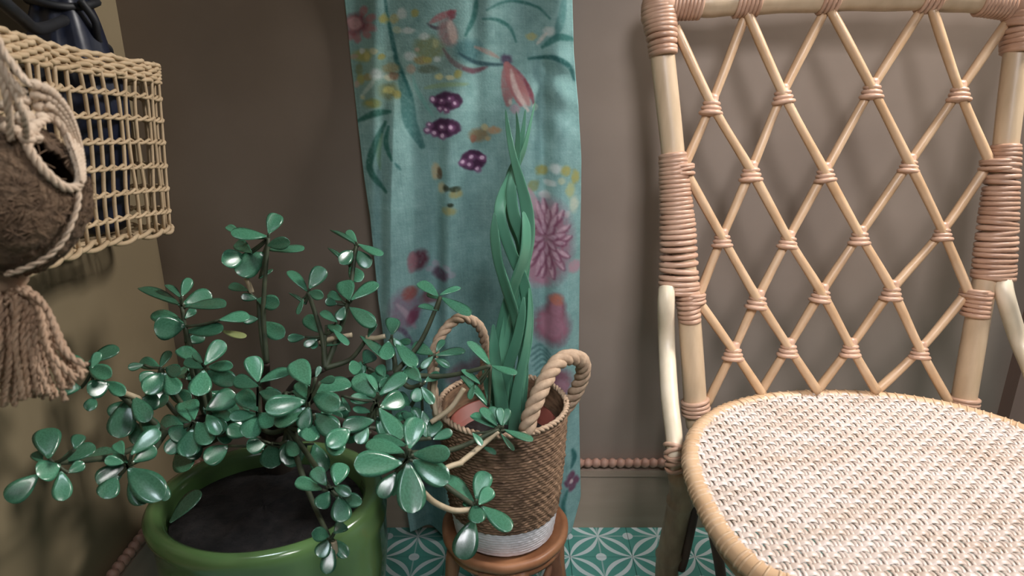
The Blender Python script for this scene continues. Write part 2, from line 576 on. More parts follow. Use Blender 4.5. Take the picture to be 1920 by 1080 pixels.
    for x_, y_, rx, ry_, c in ((716, 34, 9, 9, YE), (736, 34, 9, 9, (170, 166, 120)), (750, 25, 9, 11, WH), (776, 24, 7, 7, YE), (740, 55, 8, 6, (170, 186, 160)),
                               (762, 57, 13, 6, WH), (802, 90, 28, 22, OL), (793, 68, 10, 7, WH), (815, 82, 7, 9, (165, 170, 130)), (779, 93, 6, 4, BE),
                               (675, 104, 19, 12, YE), (697, 97, 8, 6, (200, 198, 160)), (673, 95, 6, 6, WH), (684, 106, 6, 8, (186, 182, 120)), (712, 106, 7, 6, YE),
                               (728, 100, 7, 5, (150, 186, 180)), (658, 106, 7, 5, BE), (766, 106, 12, 9, WH), (790, 114, 16, 8, (150, 136, 92)), (800, 112, 8, 5, YE),
                               (818, 112, 8, 6, WH), (668, 130, 7, 12, OL), (671, 150, 8, 10, YE), (685, 145, 9, 7, (150, 138, 92)), (702, 140, 13, 10, WH),
                               (730, 128, 16, 9, (150, 146, 110)), (726, 147, 8, 7, (206, 204, 176)), (735, 143, 10, 7, (128, 104, 84)), (727, 172, 19, 15, OL), (726, 170, 10, 7, (190, 186, 120)), (742, 178, 8, 8, (156, 150, 88)),
                               (694, 195, 17, 9, (130, 142, 92)), (690, 195, 8, 5, YE), (676, 184, 6, 5, (180, 186, 150)), (768, 130, 9, 9, BE), (664, 158, 6, 6, BE),
                               (822, 145, 8, 6, (200, 196, 140)), (843, 146, 9, 5, (200, 200, 160)), (858, 140, 8, 8, YE), (800, 130, 20, 8, (98, 112, 96))):
        blob(x_, y_, rx, ry_, c)
    stroke([(700, 148), (690, 162), (674, 180)], 9, (180, 198, 186))
    stroke([(795, 166), (830, 160), (876, 158)], 10, (132, 158, 122))
    # bird-like bloom
    stroke([(800, 44), (815, 52), (835, 50)], 7, (84, 78, 88))
    blob(838, 60, 17, 26, (150, 122, 122), 0.9, -15)
    stroke([(806, 42), (825, 30), (852, 20)], 13, PK)
    blob(845, 28, 8, 9, (140, 78, 88), 0.9); blob(846, 56, 8, 18, (206, 188, 180), 0.95, -14); blob(850, 72, 8, 9, (200, 180, 170))
    blob(878, 95, 26, 22, (52, 98, 104), 0.55)
    stroke([(830, 92), (848, 116), (880, 132), (905, 128)], 10, (112, 94, 96), 0.8)
    stroke([(868, 128), (888, 134), (912, 126)], 9, (112, 78, 88))
    stroke([(860, 100), (895, 118), (945, 122)], 8, (48, 76, 84))
    stroke([(890, 88), (912, 97), (934, 108)], 9, (170, 146, 136))
    # dark sprays, upper right
    stroke([(893, -10), (888, 30), (872, 66)], 10, DT2)
    stroke([(912, 18), (955, 0), (1005, 10), (1032, 34)], 6, DT2)
    stroke([(905, 35), (930, 36), (955, 50), (968, 78)], 7, DT2)
    stroke([(1018, 88), (1048, 70), (1078, 74)], 14, (58, 112, 106))
    stroke([(992, 110), (1035, 108), (1068, 124), (1078, 150)], 10, DT)
    stroke([(1060, -10), (1052, 40), (1040, 70)], 16, (66, 116, 114), 0.6)
    blob(997, 68, 10, 7, (170, 170, 120)); blob(1030, 58, 11, 9, WH); stroke([(1026, 62), (1016, 72), (1008, 82)], 8, (204, 200, 190))
    # red hanging bloom
    blob(950, 112, 11, 10, (82, 66, 90), 0.85)
    for ang, l, c in ((70, 78, (164, 98, 102)), (52, 74, (150, 84, 96)), (88, 74, (160, 108, 110)), (61, 84, (170, 120, 118))):
        a_ = math.radians(ang)
        stroke([(950, 122), (950 + l * 0.5 * math.cos(a_), 122 + l * 0.5 * math.sin(a_)), (950 + l * math.cos(a_), 122 + l * math.sin(a_))], 24, c)
    stroke([(958, 132), (968, 170), (990, 208)], 11, (206, 190, 184)); stroke([(984, 150), (996, 176), (1002, 200)], 7, DR)
    blob(1004, 202, 5, 6, (180, 206, 190)); blob(957, 192, 5, 6, (196, 190, 180)); blob(966, 205, 9, 9, (170, 150, 160))
    # berries
    def berries(cx, cy, w, h_, dots):
        for q in range(16):
            t_ = q / 16 * 2 * PI
            blob(cx + w * 0.62 * math.cos(t_), cy + h_ * 0.62 * math.sin(t_), 9, 8, (72, 44, 70), 0.9)
        blob(cx, cy, w * 0.8, h_ * 0.8, (74, 46, 72), 0.95)
        for (x_, y_) in dots:
            blob(x_, y_, 7.5, 6.5, (126, 84, 120), 0.9); blob(x_ - 1, y_ - 1, 3.4, 3.2, (220, 190, 214), 0.95)
    berries(838, 190, 30, 16, ((811, 188), (828, 190), (843, 186), (853, 195), (825, 205), (836, 208)))
    berries(834, 240, 32, 16, ((805, 235), (800, 246), (813, 251), (830, 256), (828, 240), (846, 240)))
    berries(886, 303, 24, 18, ((868, 305), (885, 297), (880, 312), (905, 299), (895, 321)))
    # left leaves
    stroke([(730, 210), (700, 214), (668, 228)], 13, (44, 96, 84))
    stroke([(722, 230), (704, 270), (694, 315), (726, 356)], 15, (44, 96, 84))
    stroke([(728, 238), (724, 268), (736, 298)], 10, (44, 100, 88))
    stroke([(716, 252), (711, 285), (714, 315)], 9, (112, 150, 122)); stroke([(743, 305), (752, 316)], 5, DT)
    # small cream buds
    for x_, y_, rx, ry_, c in ((816, 322, 8, 15, (190, 176, 140)), (824, 326, 5, 10, (96, 78, 60)), (828, 352, 8, 11, (196, 188, 150)), (836, 352, 6, 7, (56, 60, 46)),
                               (855, 363, 13, 8, (164, 160, 112)), (853, 354, 12, 5, (58, 66, 50)), (842, 394, 13, 8, (160, 158, 108)), (846, 383, 6, 4, (52, 62, 50)),
                               (898, 255, 19, 13, (128, 112, 84)), (926, 246, 13, 7, (176, 142, 108)), (908, 240, 7, 6, (180, 170, 130)), (886, 262, 6, 7, (140, 96, 80)), (913, 262, 6, 5, (170, 150, 110))):
        blob(x_, y_, rx, ry_, c)
    # right: cluster of small blooms above the chrysanthemum
    for x_, y_, rx, ry_, c in ((1015, 318, 11, 9, YE), (1041, 314, 12, 9, WH), (1060, 318, 10, 9, YE), (1030, 340, 12, 6, WH), (1020, 362, 11, 7, WH), (1052, 336, 8, 7, (180, 190, 160)),
                               (1000, 345, 11, 10, (134, 146, 104)), (1068, 352, 9, 13, (170, 178, 130)), (1075, 380, 9, 14, (190, 200, 180)), (1078, 330, 8, 12, YE), (1060, 395, 7, 6, WH)):
        blob(x_, y_, rx, ry_, c)
    blob(1026, 445, 44, 70, (152, 108, 124), 0.95)
    blob(1012, 505, 24, 26, (172, 130, 146), 0.95); blob(1076, 494, 12, 12, (178, 140, 150), 0.9)
    stroke([(990, 352), (1000, 372), (1008, 396)], 14, (182, 150, 160))
    rs = random.Random(3)
    for ring, cnt, rr, ln in ((0, 15, 44, 30), (1, 12, 28, 26), (2, 8, 12, 18)):
        for q in range(cnt):
            t_ = 2 * PI * (q + 0.4 * ring) / cnt + rs.uniform(-0.15, 0.15)
            x0, y0 = 1022 + rr * 0.55 * math.cos(t_), 442 + rr * 0.95 * math.sin(t_)
            x1, y1 = x0 + ln * 0.7 * math.cos(t_), y0 + ln * math.sin(t_)
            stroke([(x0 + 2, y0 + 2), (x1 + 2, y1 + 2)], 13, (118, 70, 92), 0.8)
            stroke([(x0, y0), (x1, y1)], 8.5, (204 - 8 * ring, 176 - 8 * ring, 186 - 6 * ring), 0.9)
    # gourd
    blob(1033, 602, 33, 33, (128, 74, 90), 0.95); blob(1041, 566, 17, 24, (128, 78, 90), 0.95)
    blob(1035, 601, 25, 25, (172, 126, 142), 0.85); blob(1041, 568, 11, 16, (170, 124, 140), 0.85); blob(1042, 551, 12, 10, (190, 120, 98), 0.85)
    for q in range(7):
        stroke([(990 + q * 3, 650 + q * 9), (1010 + q * 3, 640 + q * 9), (1030 + q * 2, 654 + q * 9)], 5, (46, 84, 82), 0.6)
    blob(1045, 705, 26, 26, (132, 84, 98), 0.9); blob(1050, 712, 14, 14, (172, 132, 146), 0.8)
    # lower left blooms
    blob(786, 486, 16, 18, (98, 54, 66), 0.95); blob(775, 488, 8, 17, (160, 116, 124), 0.85)
    for x_, y_ in ((815, 498), (838, 500), (846, 512), (806, 508)): blob(x_, y_, 8, 6, (166, 166, 176), 0.85)
    blob(826, 515, 16, 11, (96, 72, 88), 0.9)
    blob(762, 572, 27, 36, (136, 118, 134), 0.9); stroke([(750, 560), (765, 580), (780, 612)], 9, (180, 158, 170)); blob(776, 588, 9, 16, (120, 62, 84), 0.9, 20)
    blob(771, 544, 12, 12, (150, 86, 80), 0.9); stroke([(740, 600), (760, 610), (775, 640)], 8, (98, 82, 104))
    blob(805, 562, 18, 12, (120, 70, 78), 0.8)
    # lower right
    for x_, y_ in ((1070, 880), (1063, 892), (1078, 893), (1070, 902)): blob(x_, y_, 7, 8, (110, 62, 86), 0.9)
    blob(1070, 892, 4, 4, (210, 190, 190)); stroke([(1072, 835), (1076, 850), (1070, 866)], 10, DT); stroke([(1062, 905), (1054, 930), (1058, 955)], 8, DT2)
    for x_, y_ in ((860, 700), (900, 690), (830, 830), (800, 900), (980, 930)): blob(x_, y_, 22, 18, (128, 96, 108), 0.7)
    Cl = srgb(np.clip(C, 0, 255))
    fs = []
    idx = np.arange(NU * NV).reshape(NV, NU)
    q = np.stack([idx[:-1, :-1], idx[1:, :-1], idx[1:, 1:], idx[:-1, 1:]], -1).reshape(-1, 4)
    me = bpy.data.meshes.new('scarf')
    me.from_pydata(V.reshape(-1, 3).tolist(), [], q.tolist())
    me.polygons.foreach_set('use_smooth', [True] * len(me.polygons))
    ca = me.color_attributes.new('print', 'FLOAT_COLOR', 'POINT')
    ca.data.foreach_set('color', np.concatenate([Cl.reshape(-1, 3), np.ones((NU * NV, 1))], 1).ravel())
    m = bpy.data.materials.new('printed_linen')
    m.use_nodes = True
    nt = m.node_tree
    bs = nt.nodes['Principled BSDF']
    bs.inputs['Roughness'].default_value = 0.85
    bs.inputs['Specular IOR Level'].default_value = 0.2
    at = nt.nodes.new('ShaderNodeAttribute'); at.attribute_name = 'print'
    nt.links.new(at.outputs['Color'], bs.inputs['Base Color'])
    tc = nt.nodes.new('ShaderNodeTexCoord'); no = nt.nodes.new('ShaderNodeTexNoise'); no.inputs['Scale'].default_value = 320
    nt.links.new(tc.outputs['Object'], no.inputs[0])
    bp = nt.nodes.new('ShaderNodeBump'); bp.inputs['Strength'].default_value = 0.3; bp.inputs['Distance'].default_value = 0.001
    nt.links.new(no.outputs[0], bp.inputs['Height']); nt.links.new(bp.outputs[0], bs.inputs['Normal'])
    me.materials.append(m)
    o = obj('hanging_scarf', me)
    so = o.modifiers.new('thickness', 'SOLIDIFY'); so.thickness = 0.0012; so.offset = -1
    tag(o, 'long teal linen scarf printed with flowers and berries hanging on the brown wall', 'scarf')


build_scarf()


# ------------------------------------------------------------------ rattan chair
BT, BY0, BZ0 = 0.21, 0.93, 0.373      # the reclined plane of the backrest


def BP(px, py, off=0.0):
    r = ray(px, py)
    t = (BY0 - off + BT * (H - BZ0)) / (r[1] - BT * r[2])
    return CAM + r * t


CX = 0.478


def mirror(P):
    P = np.array(P, float); P[..., 0] = 2 * CX - P[..., 0]; return P


def build_chair():
    t = thing('rattan_chair', 'pale rattan armchair with a diamond lattice back and woven cane seat', 'chair', (CX, 0.72, 0))
    O = np.array([CX, 0.72, 0.0])

    def nb(): return MB(O)

    post_l = smooth([BP(*p) for p in ((1240, 20), (1241, 90), (1258, 250), (1275, 420), (1290, 560), (1304, 760), (1309, 800))], 40)
    post_r = smooth([BP(*p) for p in ((1917, 20), (1912, 60), (1894, 200), (1868, 420), (1840, 560), (1806, 755), (1800, 795))], 40)
    for p in (post_l, post_r):
        m = nb()
        r = 0.0168 + 0.0006 * np.sin(np.linspace(0, 9, 40))
        m.tube(p, r, 16)
        m.build('back_post', M['rattan'], t)
    # top rail
    rail = smooth([BP(*p) for p in ((1232, 22), (1275, 10), (1340, 8), (1450, 2), (1600, -3), (1750, -3), (1850, 3), (1885, 8), (1922, 20))], 50)
    m = nb(); m.tube(rail, 0.0172 + 0.0007 * np.sin(np.linspace(0, 60, 50)), 16); m.build('top_rail', M['rattan'], t)

    # wrapping: a stack of cane rings round a centre line
    def rings(mb, pts, width, dy, n, r=0.0022, seg=20):
        """pts: centre line px; width list in px; rings are flattened ovals lying across it"""
        c = smooth(pts, n)
        w = np.interp(np.linspace(0, 1, n), np.linspace(0, 1, len(width)), width)
        for i in range(n):
            cc = BP(c[i][0], c[i][1])
            s = depth(cc) / F
            if i < n - 1: nx = BP(c[i + 1][0], c[i + 1][1]) - cc
            ax = nx / np.linalg.norm(nx)
            side = np.array([1.0, 0, 0]); side -= ax * np.dot(side, ax); side /= np.linalg.norm(side)
            fr = np.cross(ax, side)
            a = np.linspace(0, 2 * PI, seg, endpoint=False)
            tilt = rng.normal(0, 0.05)
            jw = 1 + rng.normal(0, 0.012)
            R1, R2 = w[i] * s / 2 * jw, dy * jw
            loop = cc + R1 * np.cos(a)[:, None] * side + R2 * np.sin(a)[:, None] * fr + (R1 * tilt * np.cos(a))[:, None] * ax
            mb.tube(loop, r, 6, closed=True)

    m = nb(); rings(m, [(1261, 292), (1266, 360), (1271, 440), (1273, 548)], [42, 50, 60, 70], 0.0205, 29, 0.0042); m.build('post_wrap', M['wrap'], t)
    m = nb(); rings(m, [(1289, 556), (1293, 600)], [38, 33], 0.0195, 6, 0.0038); m.build('post_wrap', M['wrap'], t)
    m = nb(); rings(m, [(1884, 276), (1876, 360), (1869, 440), (1862, 520)], [40, 52, 64, 72], 0.0205, 27, 0.0042); m.build('post_wrap', M['wrap'], t)
    m = nb(); rings(m, [(1834, 548), (1828, 590)], [40, 38], 0.0195, 6, 0.0038); m.build('post_wrap', M['wrap'], t)
    # loops that hold the lattice ends to the posts
    for pts, w in (([(1272, 312), (1273, 326)], [52, 52]), ([(1296, 552), (1297, 566)], [46, 46]), ([(1874, 302), (1872, 316)], [60, 60]), ([(1829, 545), (1827, 556)], [44, 44])):
        m = nb(); rings(m, pts, w, 0.021, 3, 0.003); m.build('lattice_tie', M['wrap'], t)
    # bottom of the posts
    m = nb(); rings(m, [(1303, 752), (1305, 774)], [44, 46], 0.021, 4, 0.0038); m.build('post_wrap', M['wrap'], t)
    m = nb(); rings(m, [(1807, 748), (1803, 768)], [46, 46], 0.021, 4, 0.0038); m.build('post_wrap', M['wrap'], t)
    # corners of the back
    for pts, w in (([(1234, 8), (1236, 30), (1240, 60), (1243, 100)], [52, 58, 48, 42]), ([(1922, 8), (1918, 30), (1912, 60), (1908, 95)], [52, 56, 48, 42])):
        m = nb()
        rings(m, pts, w, 0.023, 13, 0.0046)
        c0 = BP(pts[0][0] + (4 if pts[0][0] < 1500 else -4), pts[0][1] + 2)
        m.ball(c0, 0.0265, 14, 8)
        m.build('corner_wrap', M['wrap'], t)
    # wraps along the rail
    for x0, x1, n in ((1262, 1312, 8), (1382, 1420, 6), (1540, 1566, 4), (1728, 1756, 4), (1838, 1890, 9)):
        m = nb()
        for i in range(n):
            x_ = x0 + (x1 - x0) * i / (n - 1)
            yy = np.interp(x_, [1232, 1275, 1340, 1450, 1600, 1750, 1850, 1885, 1922], [22, 10, 8, 2, -3, -3, 3, 8, 20])
            cc = BP(x_, yy)
            a = np.linspace(0, 2 * PI, 16, endpoint=False)
            upv = np.array([0, BT, 1.0]); upv /= np.linalg.norm(upv); fr = np.array([0, -1.0, BT]); fr /= np.linalg.norm(fr)
            loop = cc + 0.0185 * np.cos(a)[:, None] * upv + 0.0185 * np.sin(a)[:, None] * fr + np.array([0.002, 0, 0]) * np.cos(a)[:, None]
            m.tube(loop, 0.0030, 6, closed=True)
        m.build('rail_wrap', M['wrap'], t)

    n1 = [(1334, 195), (1408, 320), (1478, 448), (1540, 548), (1595, 650)]
    right = [[(1266, 50)] + n1 + [(1644, 735)],
             [(1398, 16), (1468, 175), (1547, 322), (1612, 440), (1672, 543), (1725, 655), (1780, 756)],
             [(1558, 20), (1635, 165), (1705, 305), (1767, 433), (1818, 552)],
             [(1746, 12), (1799, 170), (1858, 308)],
             [(1280, 312), (1354, 445), (1420, 560), (1478, 650), (1534, 735)],
             [(1306, 560), (1375, 657), (1430, 740)]]
    left = [[(1402, 18), (1334, 195), (1281, 316)],
            [(1547, 20), (1468, 175), (1408, 320), (1354, 445), (1306, 566)],
            [(1735, 8), (1635, 165), (1547, 322), (1478, 448), (1420, 560), (1375, 657), (1324, 760)],
            [(1892, 36), (1799, 170), (1705, 305), (1612, 440), (1540, 548), (1478, 650), (1423, 740)],
            [(1856, 304), (1767, 433), (1672, 543), (1595, 650), (1530, 735)],
            [(1814, 548), (1725, 655), (1636, 740)]]
    nodes = set()
    for fam, off in ((right, 0.004), (left, -0.004)):
        for L in fam:
            m = nb()
            pts = smooth([BP(x_, y_, off) for x_, y_ in L], 6 * len(L))
            m.tube(pts, 0.0066 + 0.0004 * np.sin(np.linspace(0, 3 * len(L), len(pts))), 9)
            m.build('lattice_rod', M['rod'], t)
            for q in L[1:-1]: nodes.add(q)
    # binding knots at every crossing: narrow at the top, flared below
    kb = MB()
    prof = [(0.002, 0.0150), (0.0072, 0.0138), (0.0090, 0.0095), (0.0082, 0.0055)]
    for i, (r, z) in enumerate(((0.0088, 0.0020), (0.0106, -0.0042), (0.0132, -0.0104))):
        for a in np.linspace(90, -90, 5):
            prof.append((r + 0.0032 * math.cos(math.radians(a)), z + 0.0029 * math.sin(math.radians(a))))
    prof.append((0.004, -0.0145))
    kb.lathe(prof, (0, 0, 0), 18, sq=(1, 0.85))
    kme = kb.mesh('binding', M['wrap'])
    for q in sorted(nodes):
        p = BP(q[0], q[1] + 2)
        o = obj('binding', kme, t, tuple(p - O))
        s = random.uniform(0.95, 1.1)
        o.scale = (s, s, s)
        o.rotation_euler = (math.atan(-BT) + random.uniform(-0.08, 0.08), random.uniform(-0.14, 0.14), random.uniform(-0.3, 0.3))

    # ---- seat
    ZS = 0.388
    lp = [PZ(x_, y_, ZS) for x_, y_ in ((1530, 733), (1440, 739), (1362, 757), (1314, 783), (1290, 812), (1281, 850), (1288, 892), (1308, 942), (1342, 1002), (1392, 1058))]
    lp = np.array(lp)[:, :2]
    lp[0, 0] = CX
    fx = lp[-1]
    extra = np.array([(fx[0] + 0.022, fx[1] - 0.028), (fx[0] + 0.075, 0.520), (CX - 0.12, 0.507), (CX, 0.503)])
    half = np.concatenate([lp, extra])
    full = np.concatenate([half, mirror(half[1:-1][::-1])])
    out = smooth(full, 160, closed=True)
    rim3 = np.concatenate([out, np.full((160, 1), ZS - 0.006)], 1)
    # shrink slightly so the tube's outer side sits on the outline
    c2 = np.array([CX, 0.73])
    dirv = out - c2
    rim3[:, :2] = out - 0.011 * dirv / np.linalg.norm(dirv, axis=1, keepdims=True)
    m = nb()
    m.tube(rim3, 0.0124, 12, closed=True)
    m.build('seat_rim', M['rod'], t)
    m = nb()
    # cane strands lashed over the rim
    dd = np.concatenate([[0], np.cumsum(np.linalg.norm(np.diff(rim3, axis=0), axis=1))])
    T, N, B = frames(rim3, True, (0, 0, 1))
    nlash = int(dd[-1] / 0.0105)
    for k in range(nlash):
        s = dd[-1] * k / nlash
        i = min(int(np.searchsorted(dd, s)), 159)
        a = np.linspace(0, 2 * PI, 14, endpoint=False)
        tl_ = rng.normal(0, 0.1)
        loop = rim3[i] + 0.0118 * (np.cos(a)[:, None] * N[i] + np.sin(a)[:, None] * B[i]) + 0.004 * np.sin(a + 1)[:, None] * T[i]
        m.tube(loop, 0.0019, 5, closed=True)
    m.build('rim_lashing', M['lashing'], t)

    # the woven panel: cane strands over and under in a 2/2 twill
    inner = np.array(rim3[:, :2])

    def span(axis, val):
        """interval of the other coordinate inside the outline"""
        P = inner; Q = np.roll(P, -1, 0)
        a, b_ = P[:, axis] - val, Q[:, axis] - val
        k = np.where(a * b_ < 0)[0]
        if len(k) < 2: return None
        tt = a[k] / (a[k] - b_[k])
        o_ = P[k, 1 - axis] + tt * (Q[k, 1 - axis] - P[k, 1 - axis])
        return o_.min(), o_.max()

    pw, pf = 0.0056, 0.0094
    x0, y0 = inner[:, 0].min(), inner[:, 1].min()
    nw = int((inner[:, 0].max() - x0) / pw); nf = int((inner[:, 1].max() - y0) / pf)
    m = nb()
    amp = 0.0016

    def sag(x_, y_):
        q = 1 - np.clip(((x_ - CX) / 0.27) ** 2 + ((y_ - 0.72) / 0.23) ** 2, 0, 1)
        return ZS + 0.0035 - 0.006 * q

    def strand(path, side, w, th):
        # flat rounded ribbon
        n = len(path)
        prof = ((-1, -0.3), (-0.75, 0.55), (0, 1), (0.75, 0.55), (1, -0.3))
        P = np.zeros((n, 5, 3))
        for k, (s_, h_) in enumerate(prof):
            P[:, k] = path + side * (s_ * w / 2) + np.array([0, 0, 1.0]) * (h_ * th)
        m.grid(P)

    over = lambda i, j: ((i + 2 * j) % 4) < 2
    for j in range(nf + 1):
        y_ = y0 + (j + 0.3) * pf + rng.normal(0, 0.0004)
        sp = span(1, y_)
        if sp is None: continue
        ii = np.arange(nw + 1)
        xs, hs = [sp[0]], [-amp]
        for i in ii:
            xx = x0 + (i + 0.5) * pw
            if sp[0] < xx < sp[1]:
                xs.append(xx); hs.append(amp * 1.15 if over(i, j) else -amp)
        xs.append(sp[1]); hs.append(-amp)
        if len(xs) < 4: continue
        xf = np.linspace(xs[0], xs[-1], 2 * len(xs))
        hf = np.interp(xf, xs, hs)
        path = np.stack([xf, np.full_like(xf, y_), sag(xf, y_) + hf], 1)
        strand(path, np.array([0, 1.0, 0]), pf * 0.84, 0.0011)
    for i in range(nw + 1):
        x_ = x0 + (i + 0.5) * pw + rng.normal(0, 0.0003)
        sp = span(0, x_)
        if sp is None: continue
        ys, hs = [sp[0]], [-amp]
        for j in range(nf + 1):
            yy = y0 + (j + 0.3) * pf
            if sp[0] < yy < sp[1]:
                ys.append(yy); hs.append(-amp if over(i, j) else amp)
        ys.append(sp[1]); hs.append(-amp)
        if len(ys) < 4: continue
        yf = np.linspace(ys[0], ys[-1], 3 * len(ys))
        hf = np.interp(yf, ys, hs)
        path = np.stack([np.full_like(yf, x_), yf, sag(x_, yf) + hf], 1)
        strand(path, np.array([1.0, 0, 0]), pw * 0.72, 0.0010)
    w = m.build('seat_weave', M['rattan_seat'], t)
    w['kind'] = 'stuff'
    # seat ring below
    m = nb(); q = rim3.copy(); q[:, 2] -= 0.026; q[:, :2] -= 0.012 * dirv / np.linalg.norm(dirv, axis=1, keepdims=True)
    m.tube(q, 0.011, 10, closed=True); m.build('seat_frame', M['legwood'], t)

    # ---- arms: rods bent from the posts down to the sides of the seat
    pe = PZ(1268, 868, 0.37)
    arm = [BP(1251, 540, 0.012), BP(1249, 570, 0.018), PY(1250, 640, 0.955), PY(1255, 740, 0.895), PY(1263, 810, 0.85), PY(1266, 850, 0.83), PY(1268, 880, 0.825)]
    arm = np.array(arm)
    rad = np.interp(np.linspace(0, 1, 40), [0, 0.5, 1], [0.0122, 0.0126, 0.0105])
    arm_r = mirror(arm)
    arm_r[0], arm_r[1] = BP(1880, 528, 0.012), BP(1886, 560, 0.018)
    arm_r[2], arm_r[3] = PY(1908, 632, 0.955), PY(1942, 720, 0.905)
    for P in (arm, arm_r):
        m = nb(); m.tube(smooth(P, 40), rad, 12); m.build('arm', M['arm'], t)
        m = nb()
        sm = smooth(P, 60)
        T2, N2, B2 = frames(sm)
        a = np.linspace(0, 2 * PI, 14, endpoint=False)
        for k in (46, 48, 50, 52, 54, 56):
            loop = sm[k] + 0.0135 * (np.cos(a)[:, None] * N2[k] + np.sin(a)[:, None] * B2[k]) + T2[k] * 0.004 * np.cos(a + k)[:, None]
            m.tube(loop, 0.0032, 6, closed=True)
        m.build('arm_binding', M['wrap'], t)

    # ---- legs
    top = arm[-1]
    rear = [PY(1275, 880, 0.90), PY(1278, 925, 0.915), PY(1268, 975, 0.93), PY(1254, 1040, 0.945), PY(1250, 1075, 0.95), PY(1252, 1105, 0.955)]
    rear = np.array(rear); rear[-1][2] = 0.0
    brace = np.array([PY(1306, 925, 0.915), PY(1298, 975, 0.925), PY(1284, 1040, 0.94), PY(1276, 1066, 0.945)])
    slim = np.array([PY(1318, 930, 0.86), PY(1338, 1000, 0.88), PY(1352, 1080, 0.90), PY(1358, 1120, 0.915)]); slim[-1][2] = 0.0
    for mi in (False, True):
        P = mirror(rear) if mi else rear
        m = nb()
        sm = smooth(P, 36)
        rr = np.full(36, 0.0195); rr[0:2] = 0.014
        for k in (9, 21): rr[k] = 0.0225
        for k in (10, 22): rr[k] = 0.0200
        m.tube(sm, rr, 14); m.build('leg', M['legwood'], t)
        m = nb(); m.tube(smooth(mirror(brace) if mi else brace, 12), 0.0085, 8); m.build('leg_brace', M['darkleg'], t)
        m = nb(); m.tube(smooth(mirror(slim) if mi else slim, 12), 0.0085, 8); m.build('leg_brace', M['darkleg'], t)
        fl = np.array([(0.272, 0.565, 0.362), (0.262, 0.555, 0.2), (0.255, 0.545, 0.0)])
        P = mirror(fl) if mi else fl
        m = nb(); m.tube(smooth(P, 14), 0.017, 12); m.build('leg', M['legwood'], t)
    def midx(o):
        return sum(v.co.x for v in o.data.vertices) / len(o.data.vertices)
    kids = list(t.children)
    fam = lambda n: [o for o in kids if o.name.split('.')[0] == n]
    for names, host in ((('post_wrap', 'lattice_tie', 'corner_wrap'), 'back_post'), (('rail_wrap',), 'top_rail'), (('arm_binding',), 'arm'), (('rim_lashing',), 'seat_rim'), (('leg_brace',), 'leg')):
        hosts = fam(host)
        for n in names:
            for o in fam(n):
                o.parent = min(hosts, key=lambda h_: abs(midx(h_) - midx(o)))
    # apron rail between the rear legs
    m = nb(); m.tube([rear[1], mirror(rear[1])], 0.010, 8); m.build('apron_rail', M['legwood'], t)


M['rattan_seat'] = mat('cane_weave', (204, 184, 168), (222, 208, 199), 55, 0.34, stretch=(0.25, 1, 1), spec=0.6, bump=0.1, bscale=90)
build_chair()


# ------------------------------------------------------------------ stool, basket pot, braided snake plant
SX, SY, SZ = PY(946, 985, 0.90)
def build_stool():
    t = thing('plant_stool', 'small round brown wooden stool with stick legs under the basket planter', 'stool', (SX, SY, 0))
    O = (SX, SY, 0)
    m = MB(O)
    prof = [(0.02, SZ - 0.014), (0.088, SZ - 0.014), (0.0955, SZ - 0.010), (0.0985, SZ - 0.004), (0.0975, SZ + 0.003), (0.093, SZ + 0.006), (0.088, SZ + 0.004), (0.085, SZ), (0.02, SZ)]
    m.lathe(prof, (SX, SY, 0), 56, fn=lambda a, i: 1 + 0.012 * math.sin(3 * a + 1) + 0.006 * math.sin(11 * a))
    m.build('top', M['stoolwood'], t)
    m = MB(O)
    a = np.linspace(0, 2 * PI, 40, endpoint=False)
    m.tube(np.stack([SX + 0.084 * np.cos(a), SY + 0.084 * np.sin(a), np.full(40, SZ - 0.020)], 1), 0.008, 8, closed=True)
    m.build('apron', M['stoolwood'], t)
    angs = (-155, -112, -72, -28, 20, 70, 115, 160)
    for k, d in enumerate(angs):
        r = math.radians(d)
        p0 = np.array([SX + 0.083 * math.cos(r), SY + 0.083 * math.sin(r), SZ - 0.016])
        p2 = np.array([SX + 0.098 * math.cos(r), SY + 0.098 * math.sin(r), 0.0])
        mid = (p0 + p2) / 2 + np.array([random.uniform(-.004, .004), random.uniform(-.004, .004), 0])
        m = MB(O)
        big = k % 2 == 0 or k == 3
        sm = smooth([p0, mid, p2], 14)
        m.tube(sm, (0.0115 if big else 0.0085) * (1 + 0.10 * np.sin(np.linspace(0, 14, 14) + k)), 9)
        m.build('leg', M['bark'] if k % 2 else M['stoolwood'], t)
    for k in range(8):
        r0, r1 = math.radians(angs[k]), math.radians(angs[(k + 1) % 8])
        m = MB(O)
        p0 = (SX + 0.094 * math.cos(r0), SY + 0.094 * math.sin(r0), 0.05)
        p1 = (SX + 0.084 * math.cos(r1), SY + 0.084 * math.sin(r1), SZ - 0.03)
        m.tube(smooth([p0, p1], 8), 0.0055, 7)
        m.build('brace', M['bark'], t)


